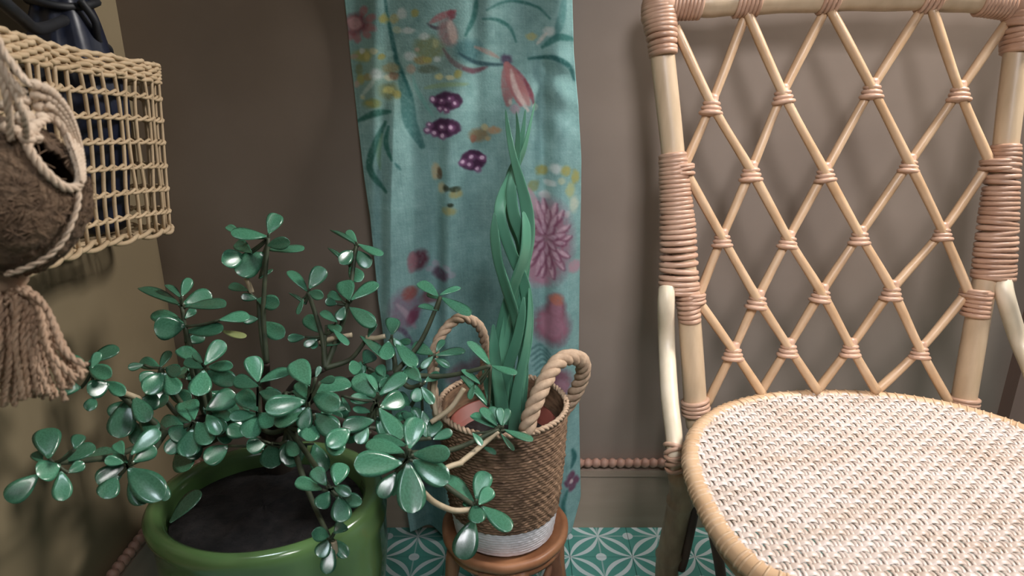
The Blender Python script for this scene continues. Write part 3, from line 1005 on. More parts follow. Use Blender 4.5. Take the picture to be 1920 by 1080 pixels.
build_stool()
BZ = SZ + 0.0045
RC = PY(943, 757, 0.90)
RX, RY_, RZ = RC
BXC = (SX + RX) / 2
def build_basket():
    t = thing('basket_planter', 'brown seagrass basket with white bottom and rope handles standing on the stool', 'basket', (SX, SY, BZ))
    O = (SX, SY, BZ)
    h_ = RZ - BZ
    rt, rb = 0.0925, 0.076

    def rad(q):       # q from 0 bottom to 1 top
        return rb + (rt - rb) * (q ** 0.9) + 0.003 * math.sin(q * PI)

    def wall(q0, q1, rows, name, material, am=1.0):
        m = MB(O)
        seg = 150
        sub = 4
        n = rows * sub + 1
        a = np.linspace(0, 2 * PI, seg, endpoint=False)
        P = np.zeros((n, seg, 3))
        for i in range(n):
            q = q0 + (q1 - q0) * i / (n - 1)
            ph = i / sub
            row = int(ph)
            bul = am * 0.0016 * abs(math.sin(PI * ph))
            st = am * 0.0011 * np.sin(a * 46 + row * 2.1) * abs(math.sin(PI * ph)) + am * 0.0006 * rng.normal(0, 1, seg)
            cx = SX + (RX - SX) * q
            r = rad(q) + bul + st
            P[i, :, 0] = cx + r * np.cos(a); P[i, :, 1] = SY + r * np.sin(a); P[i, :, 2] = BZ + h_ * q
        m.grid(P, closeu=True)
        # inside
        Q = np.zeros((6, seg, 3))
        for i in range(6):
            q = q1 + (q0 - q1) * i / 5
            r = rad(q) - 0.004
            Q[i, :, 0] = SX + (RX - SX) * q + r * np.cos(a); Q[i, :, 1] = SY + r * np.sin(a); Q[i, :, 2] = BZ + h_ * q
        m.grid(Q, closeu=True)
        return m.build(name, material, t)

    wall(0.20, 1.0, 36, 'woven_body', M['seagrass'])
    o = wall(0.0, 0.20, 9, 'white_base', M['whiteweave'], 0.3); o['label'] = 'white painted bottom of the basket'
    m = MB(O); m.lathe([(0.001, 0.002), (rb - 0.002, 0.002), (rb - 0.002, 0.006), (0.001, 0.006)], (SX, SY, BZ), 40); m.build('bottom', M['seagrass'], t)
    a = np.linspace(0, 2 * PI, 16, endpoint=False)
    m = MB(O); rope(m, np.stack([RX + rt * np.cos(a), SY + rt * np.sin(a), np.full(16, RZ + 0.002)], 1), 0.0046, 2, 0.0155, 190, 6, True); m.build('rim', M['jute'], t)
    hr = [PY(988, 812, 0.822), PY(992, 786, 0.822), PY(1012, 735, 0.835), PY(1038, 688, 0.86), PY(1064, 670, 0.885), PY(1090, 676, 0.91), PY(1092, 704, 0.93), PY(1074, 745, 0.945), PY(1052, 775, 0.955)]
    m = MB(O); rope(m, hr, 0.0115, 3, 0.05, 70, 8); m.build('rope_handle', M['jute'], t)
    hl = [PY(826, 800, 0.865), PY(818, 765, 0.865), PY(810, 710, 0.875), PY(817, 650, 0.895), PY(842, 610, 0.915), PY(870, 596, 0.93), PY(900, 614, 0.95), PY(910, 660, 0.97), PY(900, 730, 0.985)]
    m = MB(O); rope(m, hl, 0.0075, 3, 0.04, 70, 7); m.build('rope_handle', M['jute'], t)
    return


build_basket()


def build_snake():
    z0 = BZ + 0.010
    t = thing('potted_snake_plant', 'braided green snake plant in a terracotta coloured inner pot inside the basket', 'plant', (SX, SY, z0))
    O = (SX, SY, z0)
    zt = RZ - 0.030
    m = MB(O)
    prof = [(0.001, z0), (0.055, z0), (0.070, zt - 0.02), (0.077, zt - 0.018), (0.079, zt), (0.075, zt), (0.070, zt - 0.03), (0.001, zt - 0.03)]
    m.lathe(prof, (RX, SY, 0), 48); m.build('inner_pot', M['terracotta'], t)
    m = MB(O); m.lathe([(0.001, zt - 0.022), (0.03, zt - 0.020), (0.068, zt - 0.026), (0.0695, zt - 0.034), (0.001, zt - 0.034)], (RX, SY, 0), 30); m.build('soil', M['soil'], t)
    # blades: (px, py, width px, shift in depth)
    blades = [
        [(948, 205, 3, 0), (954, 250, 11, -.004), (964, 298, 15, -.012), (977, 345, 20, -.010), (988, 395, 24, -.002), (989, 450, 27, .006), (976, 515, 26, .012), (956, 580, 24, .012), (942, 660, 24, .008), (938, 780, 24, .004)],
        [(1004, 188, 2, .004), (992, 240, 8, .002), (980, 285, 13, .004), (960, 325, 18, .010), (941, 370, 21, .004), (937, 405, 22, -.002), (947, 440, 22, -.002), (962, 480, 22, .004), (985, 540, 22, .012), (990, 620, 20, .012), (975, 710, 22, .006), (964, 785, 22, .004)],
        [(968, 208, 3, .008), (972, 255, 12, .006), (968, 310, 17, .004), (959, 355, 20, -.008), (964, 405, 22, -.008), (980, 450, 20, .006), (985, 500, 18, .014), (970, 580, 20, .016), (955, 680, 22, .012), (948, 785, 22, .008)],
        [(927, 398, 4, -.004), (928, 440, 19, -.008), (935, 490, 23, -.012), (950, 540, 27, -.016), (966, 590, 24, -.010), (977, 640, 20, .0), (982, 700, 18, .008), (975, 785, 20, .010)],
        [(981, 396, 5, -.006), (986, 430, 22, -.010), (983, 475, 27, -.012), (968, 520, 24, -.006), (950, 570, 20, .004), (935, 640, 20, .010), (925, 720, 22, .010), (928, 785, 22, .008)],
        [(982, 556, 4, -.012), (979, 590, 17, -.018), (970, 635, 20, -.020), (955, 680, 21, -.016), (944, 730, 22, -.010), (940, 795, 24, -.006)],
        [(925, 608, 5, -.012), (926, 650, 19, -.020), (930, 700, 27, -.022), (938, 745, 28, -.018), (944, 795, 26, -.010)],
        [(992, 540, 4, .0), (992, 600, 15, -.008), (984, 660, 17, -.014), (972, 720, 20, -.016), (966, 765, 23, -.018), (964, 806, 23, -.016)],
        [(985, 205, 3, .01), (980, 250, 9, .008), (972, 290, 12, .008), (955, 330, 14, .014), (950, 370, 14, .016), (958, 420, 14, .018), (975, 470, 14, .02), (975, 560, 14, .022)],
        [(905, 690, 4, .006), (915, 730, 14, .004), (925, 770, 18, .002), (930, 800, 18, .0)],
    ]
    for B in blades:
        n = 44
        pr = smooth(np.array(B, float), n)
        P = np.array([PY(q[0], q[1], 0.893 + q[3]) for q in pr])
        w = np.array([max(q[2], 1.5) * depth(p) / F for q, p in zip(pr, P)])
        w[0] *= 0.25
        T, N, Bn = frames(P, False, (0, -1, 0))
        m = MB(O)
        seg = 12
        a = np.linspace(0, 2 * PI, seg, endpoint=False)
        ph = rng.uniform(-0.35, 0.35) + 0.5 * np.sin(np.linspace(0, 5, n) + rng.uniform(0, 6))
        R = np.zeros((n, seg, 3))
        for k in range(seg):
            s_, h_ = math.cos(a[k]), math.sin(a[k])
            # a channelled blade: crescent section
            hh = 0.16 * h_ + 0.16 * s_ * s_ - 0.08
            side = np.cos(ph)[:, None] * Bn + np.sin(ph)[:, None] * N
            nor = -np.sin(ph)[:, None] * Bn + np.cos(ph)[:, None] * N
            R[:, k] = P + side * (s_ * w / 2)[:, None] + nor * (hh * w)[:, None]
        m.grid(R, closeu=True)
        m.build('leaf', M['snake'], t)


build_snake()


# ------------------------------------------------------------------ jade plant in the green pot
PC = PZ(493, 926, 0.28)
PX0, PY0 = PC[0], PC[1]


def leaf_mesh(cup, droop, wide):
    m = MB()
    nl, nw = 11, 7
    xs = np.sin(np.linspace(0, PI / 2, nl)) ** 1.0
    P = np.zeros((nl, 2 * nw - 2, 3))
    for i, x_ in enumerate(xs):
        # obovate outline
        e = (x_ ** 0.72) * math.sqrt(max(1 - x_ ** 2.7, 0.0)) * 1.66
        hw = 0.5 * max(min(e, 1.06), 0.10 if i == 0 else 0.02)
        th = 0.5 * (0.75 if i else 0.5) * math.sqrt(max(1 - x_ ** 4, 0.03))
        top, bot = [], []
        for j in range(nw):
            s_ = -1 + 2 * j / (nw - 1)
            z = cup * (s_ * s_) * hw * 0.6 - droop * x_ * x_
            k = math.sqrt(max(1 - s_ * s_, 0))
            top.append((x_, s_ * hw, z + th * 0.16 * k))
            bot.append((x_, s_ * hw, z - th * 0.30 * k))
        P[i] = np.array(top + bot[1:-1][::-1])
    nb_ = m.n
    m.grid(P, closeu=True)
    k = P.shape[1]
    m.f.append(tuple(range(nb_, nb_ + k))); m.f.append(tuple(range(nb_ + (nl - 1) * k, nb_ + nl * k))[::-1])
    return m.mesh('leaf', M['leaf'])


LEAVES = [leaf_mesh(0.25, 0.10, 1), leaf_mesh(0.5, 0.18, 1), leaf_mesh(0.1, 0.05, 1), leaf_mesh(0.35, -0.06, 1)]


def leaf_matrix(bx, by, tx, ty, w, Y, turn=0.0, fwd=None):
    B0 = PY(bx, by, Y)
    s = depth(B0) / F
    p = math.hypot(tx - bx, ty - by)
    w = w * 1.12
    L = max(p * 1.10, min(1.55 * w, 66))
    dz = math.sqrt(max(L * L - p * p, 0)) * s
    sg = -1 if (fwd if fwd is not None else ty > by - 8) else 1
    T0 = PD(tx, ty, depth(B0) + sg * dz)
    d = T0 - B0
    Ln = np.linalg.norm(d)
    d /= Ln
    v = CAM - B0; v /= np.linalg.norm(v)
    s0 = np.cross(v, d); s0 /= max(np.linalg.norm(s0), 1e-6)
    n0 = np.cross(d, s0)
    W = max(w, 0.46 * L)
    rho = math.acos(min(w / W, 1.0)) + turn
    up = np.array([0.15, -0.1, 1.0])
    def rot(r): return n0 * math.cos(r) + s0 * math.sin(r)
    n = rot(rho) if np.dot(rot(rho), up) >= np.dot(rot(-rho), up) else rot(-rho)
    if n[2] < 0 and abs(n[2]) > 0.5: n = n
    sd = np.cross(n, d)
    return B0, d, sd, n, Ln, W * s


def build_jade():
    t = thing('potted_jade_plant', 'bushy jade plant with glossy leaves in a glazed green pot by the corner', 'plant', (PX0, PY0, 0))
    O = np.array([PX0, PY0, 0.0])
    zr_ = 0.28
    m = MB(O)

    def fac(a, i):      # a slightly lobed, hand-made plan; wider on the right
        k = 0.955 + 0.035 * math.cos(a - 0.1) + 0.016 * math.sin(2 * a + 0.6)
        if 0 < i < 8: k += 0.07 * max(0.0, math.cos(a + 0.25)) ** 2
        return k
    prof = [(0.02, 0.0), (0.118, 0.0), (0.126, 0.006), (0.140, 0.06), (0.152, 0.13), (0.158, 0.19), (0.158, 0.235), (0.160, 0.252), (0.166, 0.263),
            (0.1665, 0.274), (0.161, 0.282), (0.151, 0.2835), (0.142, 0.279), (0.1375, 0.270), (0.136, 0.24), (0.132, 0.15), (0.02, 0.14)]
    m.lathe(prof, (PX0, PY0, 0), 88, fn=fac, sq=(1.02, 0.90))
    m.build('pot', M['glaze'], t)
    m = MB(O)
    P = []
    a = np.linspace(0, 2 * PI, 44, endpoint=False)
    rr = [0.002, 0.03, 0.06, 0.09, 0.115, 0.1345]
    G = np.zeros((6, 44, 3))
    for i, r in enumerate(rr):
        k = np.array([fac(x_, 0) for x_ in a])
        G[i, :, 0] = PX0 + 1.02 * r * k * np.cos(a); G[i, :, 1] = PY0 + 0.90 * r * k * np.sin(a)
        G[i, :, 2] = 0.258 - 0.004 * (r / 0.13) ** 2 + rng.normal(0, 0.0022, 44) * (1 if i < 5 else 0)
    m.grid(G, closeu=True); m.build('soil', M['soil'], t)

    CL = []   # (Y, node px, node py, list of leaves (bx,by,tx,ty,w))
    def cl(Y, nx, ny, hub, lv, pale=()): CL.append((Y, nx, ny, hub, lv))

    cl(.85, 341, 575, 'a', [(335, 570, 264, 541, 17), (341, 556, 356, 521, 18), (338, 558, 312, 531, 9), (343, 570, 397, 551, 30), (348, 575, 420, 569, 20), (347, 597, 366, 579, 14)])
    cl(.83, 347, 612, 'a', [(345, 608, 285, 586, 26), (346, 611, 288, 616, 42), (349, 621, 416, 617, 20), (348, 642, 384, 629, 20), (412, 600, 468, 591, 17)])
    cl(.77, 382, 690, 'a', [(381, 684, 333, 650, 22), (384, 684, 419, 640, 28), (382, 695, 372, 744, 36), (385, 697, 439, 716, 30), (380, 690, 344, 676, 18), (390, 688, 434, 686, 18), (380, 680, 362, 662, 12)])
    cl(.80, 300, 690, 'a', [(270, 684, 240, 690, 14), (300, 690, 262, 676, 22), (300, 690, 318, 657, 16), (305, 700, 275, 735, 34), (308, 700, 332, 740, 30), (296, 700, 262, 716, 26), (310, 690, 340, 700, 24)])
    cl(.76, 362, 790, 'a', [(361, 792, 347, 747, 38), (364, 790, 330, 775, 28), (370, 792, 392, 830, 34), (355, 800, 322, 822, 34), (360, 805, 352, 858, 38), (345, 800, 300, 790, 30), (372, 800, 424, 800, 30), (350, 810, 312, 850, 26)])
    cl(.76, 390, 770, 'a', [(386, 768, 442, 738, 36), (392, 772, 432, 782, 24), (388, 778, 410, 812, 26)])
    cl(.75, 484, 722, 'b', [(484, 716, 471, 669, 31), (488, 716, 545, 692, 17), (484, 724, 437, 711, 26), (483, 770, 449, 736, 32), (482, 776, 430, 782, 20), (487, 735, 526, 746, 24), (482, 780, 462, 822, 34), (486, 775, 512, 800, 30)])
    cl(.74, 578, 752, 'b', [(572, 752, 498, 766, 36), (580, 722, 552, 679, 38), (582, 750, 555, 716, 22), (584, 738, 634, 764, 36), (584, 736, 658, 714, 27), (600, 716, 628, 710, 14), (592, 708, 600, 687, 10), (575, 765, 515, 795, 28), (580, 762, 566, 804, 26)])
    cl(.73, 592, 790, 'b', [(588, 776, 632, 812, 36), (592, 795, 575, 828, 32), (610, 815, 640, 850, 30), (656, 806, 616, 834, 34), (588, 800, 560, 818, 26)])
    cl(.77, 706, 752, 'c', [(705, 744, 664, 705, 36), (708, 736, 690, 700, 13), (712, 740, 761, 700, 24), (712, 764, 759, 744, 35), (711, 766, 753, 822, 27), (700, 750, 657, 747, 18), (697, 772, 662, 766, 12), (702, 788, 643, 800, 28), (640, 742, 656, 772, 9), (706, 780, 728, 820, 24), (690, 800, 670, 832, 24)])
    cl(.68, 764, 856, 'c', [(767, 842, 781, 781, 37), (757, 848, 687, 829, 25), (774, 852, 843, 851, 29), (774, 864, 839, 902, 40), (764, 868, 774, 963, 48), (753, 868, 663, 872, 44), (756, 878, 734, 928, 16), (742, 886, 712, 932, 30), (762, 836, 700, 818, 18)])
    cl(.80, 808, 822, 'c', [(804, 822, 822, 786, 26), (812, 824, 848, 808, 18), (800, 820, 786, 792, 18)])
    cl(.72, 890, 948, 'd', [(889, 942, 838, 891, 25), (893, 936, 911, 883, 33), (898, 946, 922, 915, 26), (890, 944, 896, 980, 30), (904, 950, 959, 993, 27), (888, 974, 864, 1048, 42), (884, 950, 868, 940, 12)])
    cl(.66, 618, 915, 'b', [(604, 918, 555, 902, 22), (617, 922, 598, 952, 27), (626, 912, 656, 926, 20), (630, 910, 641, 867, 32), (636, 930, 642, 978, 34), (612, 910, 588, 880, 26), (628, 930, 676, 942, 24)])
    cl(.655, 618, 1010, 'b', [(618, 1010, 598, 1045, 26), (622, 1020, 612, 1076, 26), (626, 1012, 650, 1044, 22), (616, 1005, 588, 1000, 24), (626, 1000, 648, 980, 24)])
    cl(.66, 240, 872, 'e', [(238, 866, 166, 847, 30), (236, 872, 182, 907, 36), (241, 880, 301, 932, 48), (246, 852, 298, 805, 28), (250, 866, 292, 838, 28), (232, 852, 216, 828, 20), (218, 894, 194, 936, 34), (244, 896, 272, 944, 36), (298, 898, 312, 938, 20), (232, 868, 196, 862, 18)])
    cl(.60, 105, 868, 'e', [(92, 860, 86, 801, 42), (112, 872, 68, 892, 38), (72, 890, 12, 939, 36), (114, 884, 118, 938, 30), (110, 866, 180, 839, 27), (140, 842, 150, 813, 22), (78, 868, 64, 846, 18), (128, 886, 158, 868, 20)])
    cl(.72, 172, 695, 'e', [(160, 680, 128, 668, 10), (166, 680, 222, 650, 20), (168, 688, 204, 704, 28), (152, 727, 107, 727, 27), (205, 720, 163, 736, 32), (200, 716, 232, 738, 22), (176, 745, 166, 768, 20), (172, 690, 186, 660, 16)])
    cl(.76, 245, 760, 'e', [(240, 748, 222, 822, 42), (250, 744, 278, 792, 30), (255, 760, 300, 750, 30), (240, 752, 205, 780, 26), (262, 775, 292, 812, 28), (250, 790, 262, 832, 26)])
    cl(.92, 503, 446, 'f', [(504, 438, 521, 399, 27), (500, 443, 433, 436, 18), (502, 460, 541, 454, 22), (503, 468, 568, 466, 12), (494, 474, 444, 514, 42), (472, 474, 440, 453, 22), (456, 478, 420, 490, 32), (487, 522, 511, 504, 8), (450, 440, 424, 422, 14)])
    cl(.92, 484, 560, 'f', [(465, 545, 430, 536, 14), (482, 562, 525, 571, 26), (486, 604, 533, 633, 29), (482, 560, 452, 556, 14), (484, 598, 455, 600, 16)])
    cl(.90, 578, 548, 'g', [(576, 546, 541, 509, 18), (580, 541, 606, 502, 28), (580, 548, 604, 556, 18), (572, 570, 544, 547, 7), (568, 560, 560, 590, 10)])
    cl(.90, 652, 568, 'g', [(655, 563, 645, 528, 31), (659, 562, 708, 529, 18), (641, 563, 614, 549, 17), (632, 570, 610, 564, 15), (656, 577, 702, 610, 26), (646, 575, 634, 600, 18)])
    cl(.89, 610, 628, 'g', [(602, 624, 571, 592, 24), (632, 604, 602, 585, 14), (572, 632, 539, 635, 15), (600, 648, 638, 645, 9), (625, 618, 653, 646, 12), (592, 638, 586, 652, 14), (612, 610, 640, 620, 16), (596, 636, 570, 648, 14)])
    cl(.89, 688, 634, 'g', [(676, 630, 723, 668, 14), (690, 632, 704, 605, 10), (700, 640, 712, 660, 12)])
    cl(.89, 732, 636, 'h', [(735, 628, 737, 594, 26), (738, 634, 750, 652, 13), (728, 640, 724, 676, 28), (742, 640, 778, 690, 22), (745, 642, 770, 640, 12)])
    cl(.97, 668, 462, 'g', [(669, 454, 650, 432, 14), (672, 458, 717, 478, 13), (665, 456, 622, 428, 4), (650, 496, 618, 462, 5), (660, 470, 640, 492, 24), (668, 470, 692, 500, 24), (655, 500, 676, 526, 24)])
    cl(.90, 826, 556, 'h', [(822, 556, 784, 527, 20), (825, 553, 863, 537, 13), (828, 558, 882, 589, 16), (820, 582, 784, 571, 12), (822, 560, 800, 548, 12)])
    cl(.87, 815, 664, 'h', [(812, 664, 773, 646, 22), (818, 666, 872, 655, 15), (815, 672, 842, 687, 13), (812, 668, 790, 690, 14), (818, 660, 832, 636, 12)])
    cl(.83, 920, 686, 'h', [(920, 686, 877, 641, 18), (922, 686, 969, 700, 11), (900, 720, 866, 694, 8), (916, 762, 868, 702, 8), (890, 720, 880, 748, 12)])
    cl(.78, 936, 804, 'd', [(928, 802, 884, 774, 15), (932, 798, 902, 764, 16), (936, 797, 920, 762, 17), (940, 797, 936, 764, 16), (943, 798, 953, 766, 15), (946, 806, 998, 829, 12), (886, 812, 904, 834, 10), (940, 814, 962, 846, 11), (905, 838, 930, 850, 9)])
    cl(.84, 790, 720, 'h', [(790, 715, 762, 690, 24), (792, 722, 776, 752, 22), (796, 716, 826, 700, 16), (790, 726, 812, 756, 18), (770, 760, 742, 742, 24), (772, 762, 790, 790, 22), (792, 770, 800, 800, 16)])
    # under the canopy, in the middle of the pot
    cl(.78, 508, 832, 'b', [(510, 830, 508, 876, 36), (575, 836, 528, 862, 42), (588, 832, 606, 886, 32), (428, 836, 384, 866, 32), (500, 828, 462, 842, 28), (540, 826, 556, 856, 26), (470, 812, 424, 806, 26)])
    cl(.84, 450, 800, 'a', [(450, 800, 420, 786, 28), (452, 802, 480, 790, 24), (440, 806, 408, 826, 28), (330, 850, 352, 880, 34), (380, 838, 350, 852, 30)])
    cl(.86, 640, 800, 'c', [(640, 800, 668, 790, 24), (642, 804, 666, 826, 26), (636, 806, 612, 822, 24), (650, 790, 640, 768, 22), (690, 830, 716, 850, 26)])

    rf = random.Random(11)
    for (cx, cy, Yc, hub) in ((300, 735, .84, 'a'), (420, 745, .85, 'b'), (535, 735, .86, 'b'), (470, 790, .84, 'b'), (610, 770, .85, 'c'), (690, 690, .87, 'h'), (735, 720, .86, 'h'), (760, 790, .82, 'c'), (350, 700, .86, 'a')):
        lv = []
        for q in range(5):
            an = rf.uniform(0, 2 * PI); ln = rf.uniform(26, 42)
            bx, by = cx + rf.uniform(-18, 18), cy + rf.uniform(-14, 14)
            lv.append((bx, by, bx + ln * math.cos(an), by + ln * 0.7 * math.sin(an), rf.uniform(18, 30)))
        cl(Yc, cx, cy, hub, lv)
    nl = 0
    for Y, nx, ny, hub, lv in CL:
        for (bx, by, tx, ty, w) in lv:
            yo = Y + random.uniform(-0.012, 0.012)
            B0, d, sd, n, L, W = leaf_matrix(bx, by, tx, ty, w, yo, random.uniform(-0.18, 0.18))
            me = random.choice(LEAVES)
            o = obj('leaf', me, t)
            R = Matrix(((d[0], sd[0], n[0]), (d[1], sd[1], n[1]), (d[2], sd[2], n[2]))).to_4x4()
            th = 0.30 * W + 0.0008
            o.matrix_local = Matrix.Translation(Vector(B0 - O)) @ R @ Matrix.Diagonal((L, W, th * 3.0, 1))
            nl += 1
    o = obj('leaf', LEAVES[2].copy(), t); o.data.materials.clear(); o.data.materials.append(M['leaf_pale'])
    o['label'] = 'yellowing leaf'
    B0, d, sd, n, L, W = leaf_matrix(416, 620, 460, 632, 12, .84)
    R = Matrix(((d[0], sd[0], n[0]), (d[1], sd[1], n[1]), (d[2], sd[2], n[2]))).to_4x4()
    o.matrix_local = Matrix.Translation(Vector(B0 - O)) @ R @ Matrix.Diagonal((L, W, W * 0.8, 1))

    # trunk and branches
    base = PZ(528, 895, 0.235)
    hubs = {'a': PY(395, 800, .82), 'b': PY(540, 800, .80), 'c': PY(665, 800, .80), 'd': PY(770, 850, .76), 'e': PY(310, 810, .76),
            'f': PY(500, 680, .88), 'g': PY(610, 690, .87), 'h': PY(740, 700, .86)}
    trunk_top = base + np.array([-0.006, -0.012, 0.115])
    m = MB(O); m.tube(smooth([base, (base + trunk_top) / 2 + np.array([0.006, 0, 0]), trunk_top], 14), np.linspace(0.024, 0.017, 14), 12); trunk = m.build('trunk', M['trunk'], t)
    for k, hp in hubs.items():
        m = MB(O)
        mid = (trunk_top + hp) / 2 + np.array([0, 0, 0.012 if k not in 'd' else 0.02])
        st = trunk_top - np.array([0, 0, 0.03])
        m.tube(smooth([st, mid, hp], 16), np.linspace(0.0085, 0.0045, 16), 9)
        m.build('branch', M['trunk'], trunk)
    for Y, nx, ny, hub, lv in CL:
        hp = hubs[hub]
        np_ = PY(nx, ny, Y)
        mid = (hp + np_) / 2 + np.array([random.uniform(-.006, .006), random.uniform(-.006, .006), -0.010])
        m = MB(O); m.tube(smooth([hp, mid, np_], 16), np.linspace(0.0042, 0.0027, 16), 8)
        # fine stalks to the leaf bases
        for (bx, by, tx, ty, w) in lv:
            q = PY(bx, by, Y)
            if np.linalg.norm(q - np_) > 0.004:
                m.tube(smooth([np_, (np_ + q) / 2 + np.array([0, 0, -0.002]), q], 6), 0.0020, 6)
        m.build('stem', M['stem'], t)
    # bare pale twigs seen between the leaves
    for tw in ([(795, 924, .70), (815, 942, .70), (850, 957, .71), (884, 955, .72)], [(824, 884, .72), (845, 874, .73), (866, 868, .74)], [(462, 522, .91), (468, 536, .91), (472, 548, .91)],
               [(686, 633, .89), (704, 634, .89), (722, 630, .89)], [(600, 642, .89), (625, 634, .89), (660, 628, .89)], [(200, 724, .72), (225, 734, .73), (262, 748, .76)],
               [(870, 728, .84), (845, 765, .83), (808, 792, .82)], [(934, 808, .78), (900, 838, .77), (858, 872, .74)], [(820, 690, .86), (812, 730, .86), (818, 778, .85)], [(626, 1015, .655), (628, 1030, .655), (627, 1046, .655)]):
        m = MB(O); m.tube(smooth([PY(*p) for p in tw], 14), 0.0036, 8); m.build('twig', M['twig'], t)
    print('jade leaves', nl)
    # a leaf dropped on the soil
    m = MB()
    B0, d, sd, n, L, W = leaf_matrix(330, 978, 374, 929, 34, PZ(350, 985, 0.262)[1])
    me = LEAVES[0].copy(); me.name = 'fallen_leaf'
    o = obj('fallen_leaf', me)
    p = PZ(352, 960, 0.2665)
    R = Matrix.Rotation(math.radians(52), 4, 'Z') @ Matrix.Rotation(math.radians(-30), 4, 'Y')
    o.matrix_world = Matrix.Translation(Vector((p[0] - 0.016, p[1] - 0.020, 0.264))) @ R @ Matrix.Diagonal((0.054, 0.033, 0.022, 1))
    tag(o, 'single green leaf dropped on the dark soil at the left edge of the pot', 'leaf')


M['twig'] = mat('pale_twig', (176, 158, 128), (198, 180, 152), 60, 0.6)
build_jade()


# ------------------------------------------------------------------ wicker basket on the left wall
def build_wall_basket():
    t = thing('wicker_basket', 'open weave straw basket hanging on the left wall beside the corner', 'basket', (-0.53, 0.75, 0.75))
    O = np.array([-0.53, 0.75, 0.75])
    ring = np.array([(-0.472, 0.955), (-0.470, 0.86), (-0.466, 0.76), (-0.448, 0.68), (-0.430, 0.60), (-0.440, 0.53), (-0.50, 0.505), (-0.57, 0.52), (-0.588, 0.56),
                     (-0.588, 0.70), (-0.588, 0.84), (-0.586, 0.95), (-0.560, 0.995), (-0.505, 0.998), (-0.482, 0.985)])
    R = smooth(ring, 220, closed=True)

    def lvl(q, xy):    # q 0..1 from bottom to top; the basket hangs a little tilted
        zt = 0.862 + (0.95 - xy[..., 1]) * 0.105
        zb = 0.634 + (0.95 - xy[..., 1]) * 0.145
        return zb + (zt - zb) * q

    def pt(i, q):
        c = np.array([-0.52, 0.75])
        xy = c + (R[i % 220] - c) * (1 - 0.02 * (1 - q)) + np.array([-0.016 * (1 - q), 0]) * np.clip((R[i % 220][0] + 0.59) / 0.09, 0, 1)
        return np.array([xy[0], xy[1], lvl(q, xy)])

    # stakes, one object each
    arc = np.concatenate([[0], np.cumsum(np.linalg.norm(np.diff(np.vstack([R, R[:1]]), axis=0), axis=1))])
    tot = arc[-1]
    ns = 50
    for k in range(ns):
        s = tot * k / ns + rng.normal(0, 0.0012)
        i = int(np.searchsorted(arc, s % tot)) % 220
        sk = int(rng.integers(-1, 2))
        m = MB(O)
        P = np.array([pt(i + (sk if 0.3 < q < 0.8 else 0), q) for q in (0.02, 0.25, 0.5, 0.75, 0.94)])
        m.tube(smooth(P, 10), 0.0026, 6)
        m.build('stake', M['straw'], t)
    # weaver rows: two strands twined
    for q in (0.14, 0.28, 0.42, 0.56, 0.69, 0.815):
        m = MB(O)
        base = np.array([pt(i, q + 0.004 * math.sin(i / 9.0)) for i in range(220)])
        T, N, B = frames(base, True, (0, 0, 1))
        ph = np.arange(220) * (2 * PI * 33 / 220)
        for sgn in (1, -1):
            c = base + 0.0024 * (np.cos(ph) * sgn)[:, None] * B + 0.0026 * (np.sin(ph) * sgn)[:, None] * N
            m.tube(c, 0.0021, 6, closed=True)
        m.build('weaver', M['straw'], t)
    # rim: stacked weaving
    m = MB(O)
    for r_ in range(6):
        q = 0.905 + 0.019 * r_
        base = np.array([pt(i, q) for i in range(220)])
        T, N, B = frames(base, True, (0, 0, 1))
        ph = np.arange(220) * (2 * PI * 33 / 220) + (PI if r_ % 2 else 0)
        c = base + 0.0026 * np.cos(ph)[:, None] * B + 0.0008 * rng.normal(0, 1, (220, 1)) * N
        m.tube(c, 0.0028, 6, closed=True)
    m.build('rim', M['straw'], t)
    m = MB(O)
    for r_ in range(2):
        base = np.array([pt(i, 0.012 + 0.016 * r_) for i in range(220)])
        T, N, B = frames(base, True, (0, 0, 1))
        ph = np.arange(220) * (2 * PI * 22 / 220) + PI * r_
        c = base + 0.0034 * np.cos(ph)[:, None] * B + 0.003 * np.sin(ph)[:, None] * N
        m.tube(c, 0.0032, 6, closed=True)
    m.build('foot_rim', M['straw'], t)
    # woven floor of the basket
    m = MB(O)
    for k in range(24):
        y_ = 0.52 + 0.44 * k / 23
        xs = []
        for i in range(220):
            a_, b_ = R[i], R[(i + 1) % 220]
            if (a_[1] - y_) * (b_[1] - y_) < 0: xs.append(a_[0] + (b_[0] - a_[0]) * (y_ - a_[1]) / (b_[1] - a_[1]))
        if len(xs) < 2: continue
        z = 0.636 + (0.95 - y_) * 0.145
        m.tube([(min(xs) + 0.004, y_, z), (max(xs) - 0.022, y_, z)], 0.0024, 6)
    for x_ in (-0.57, -0.55, -0.53, -0.51, -0.50):
        m.tube([(x_, 0.53, 0.639 + 0.42 * 0.145), (x_, 0.93, 0.639 + 0.02 * 0.145)], 0.0024, 6)
    m.build('basket_floor', M['straw'], t)
    # hanging loop to the wall
    m = MB(O); m.tube(smooth([(-0.588, 0.70, 0.89), (-0.592, 0.72, 0.98), (-0.592, 0.78, 0.98), (-0.588, 0.80, 0.878)], 20), 0.003, 6); m.build('hanging_loop', M['straw'], t)


build_wall_basket()


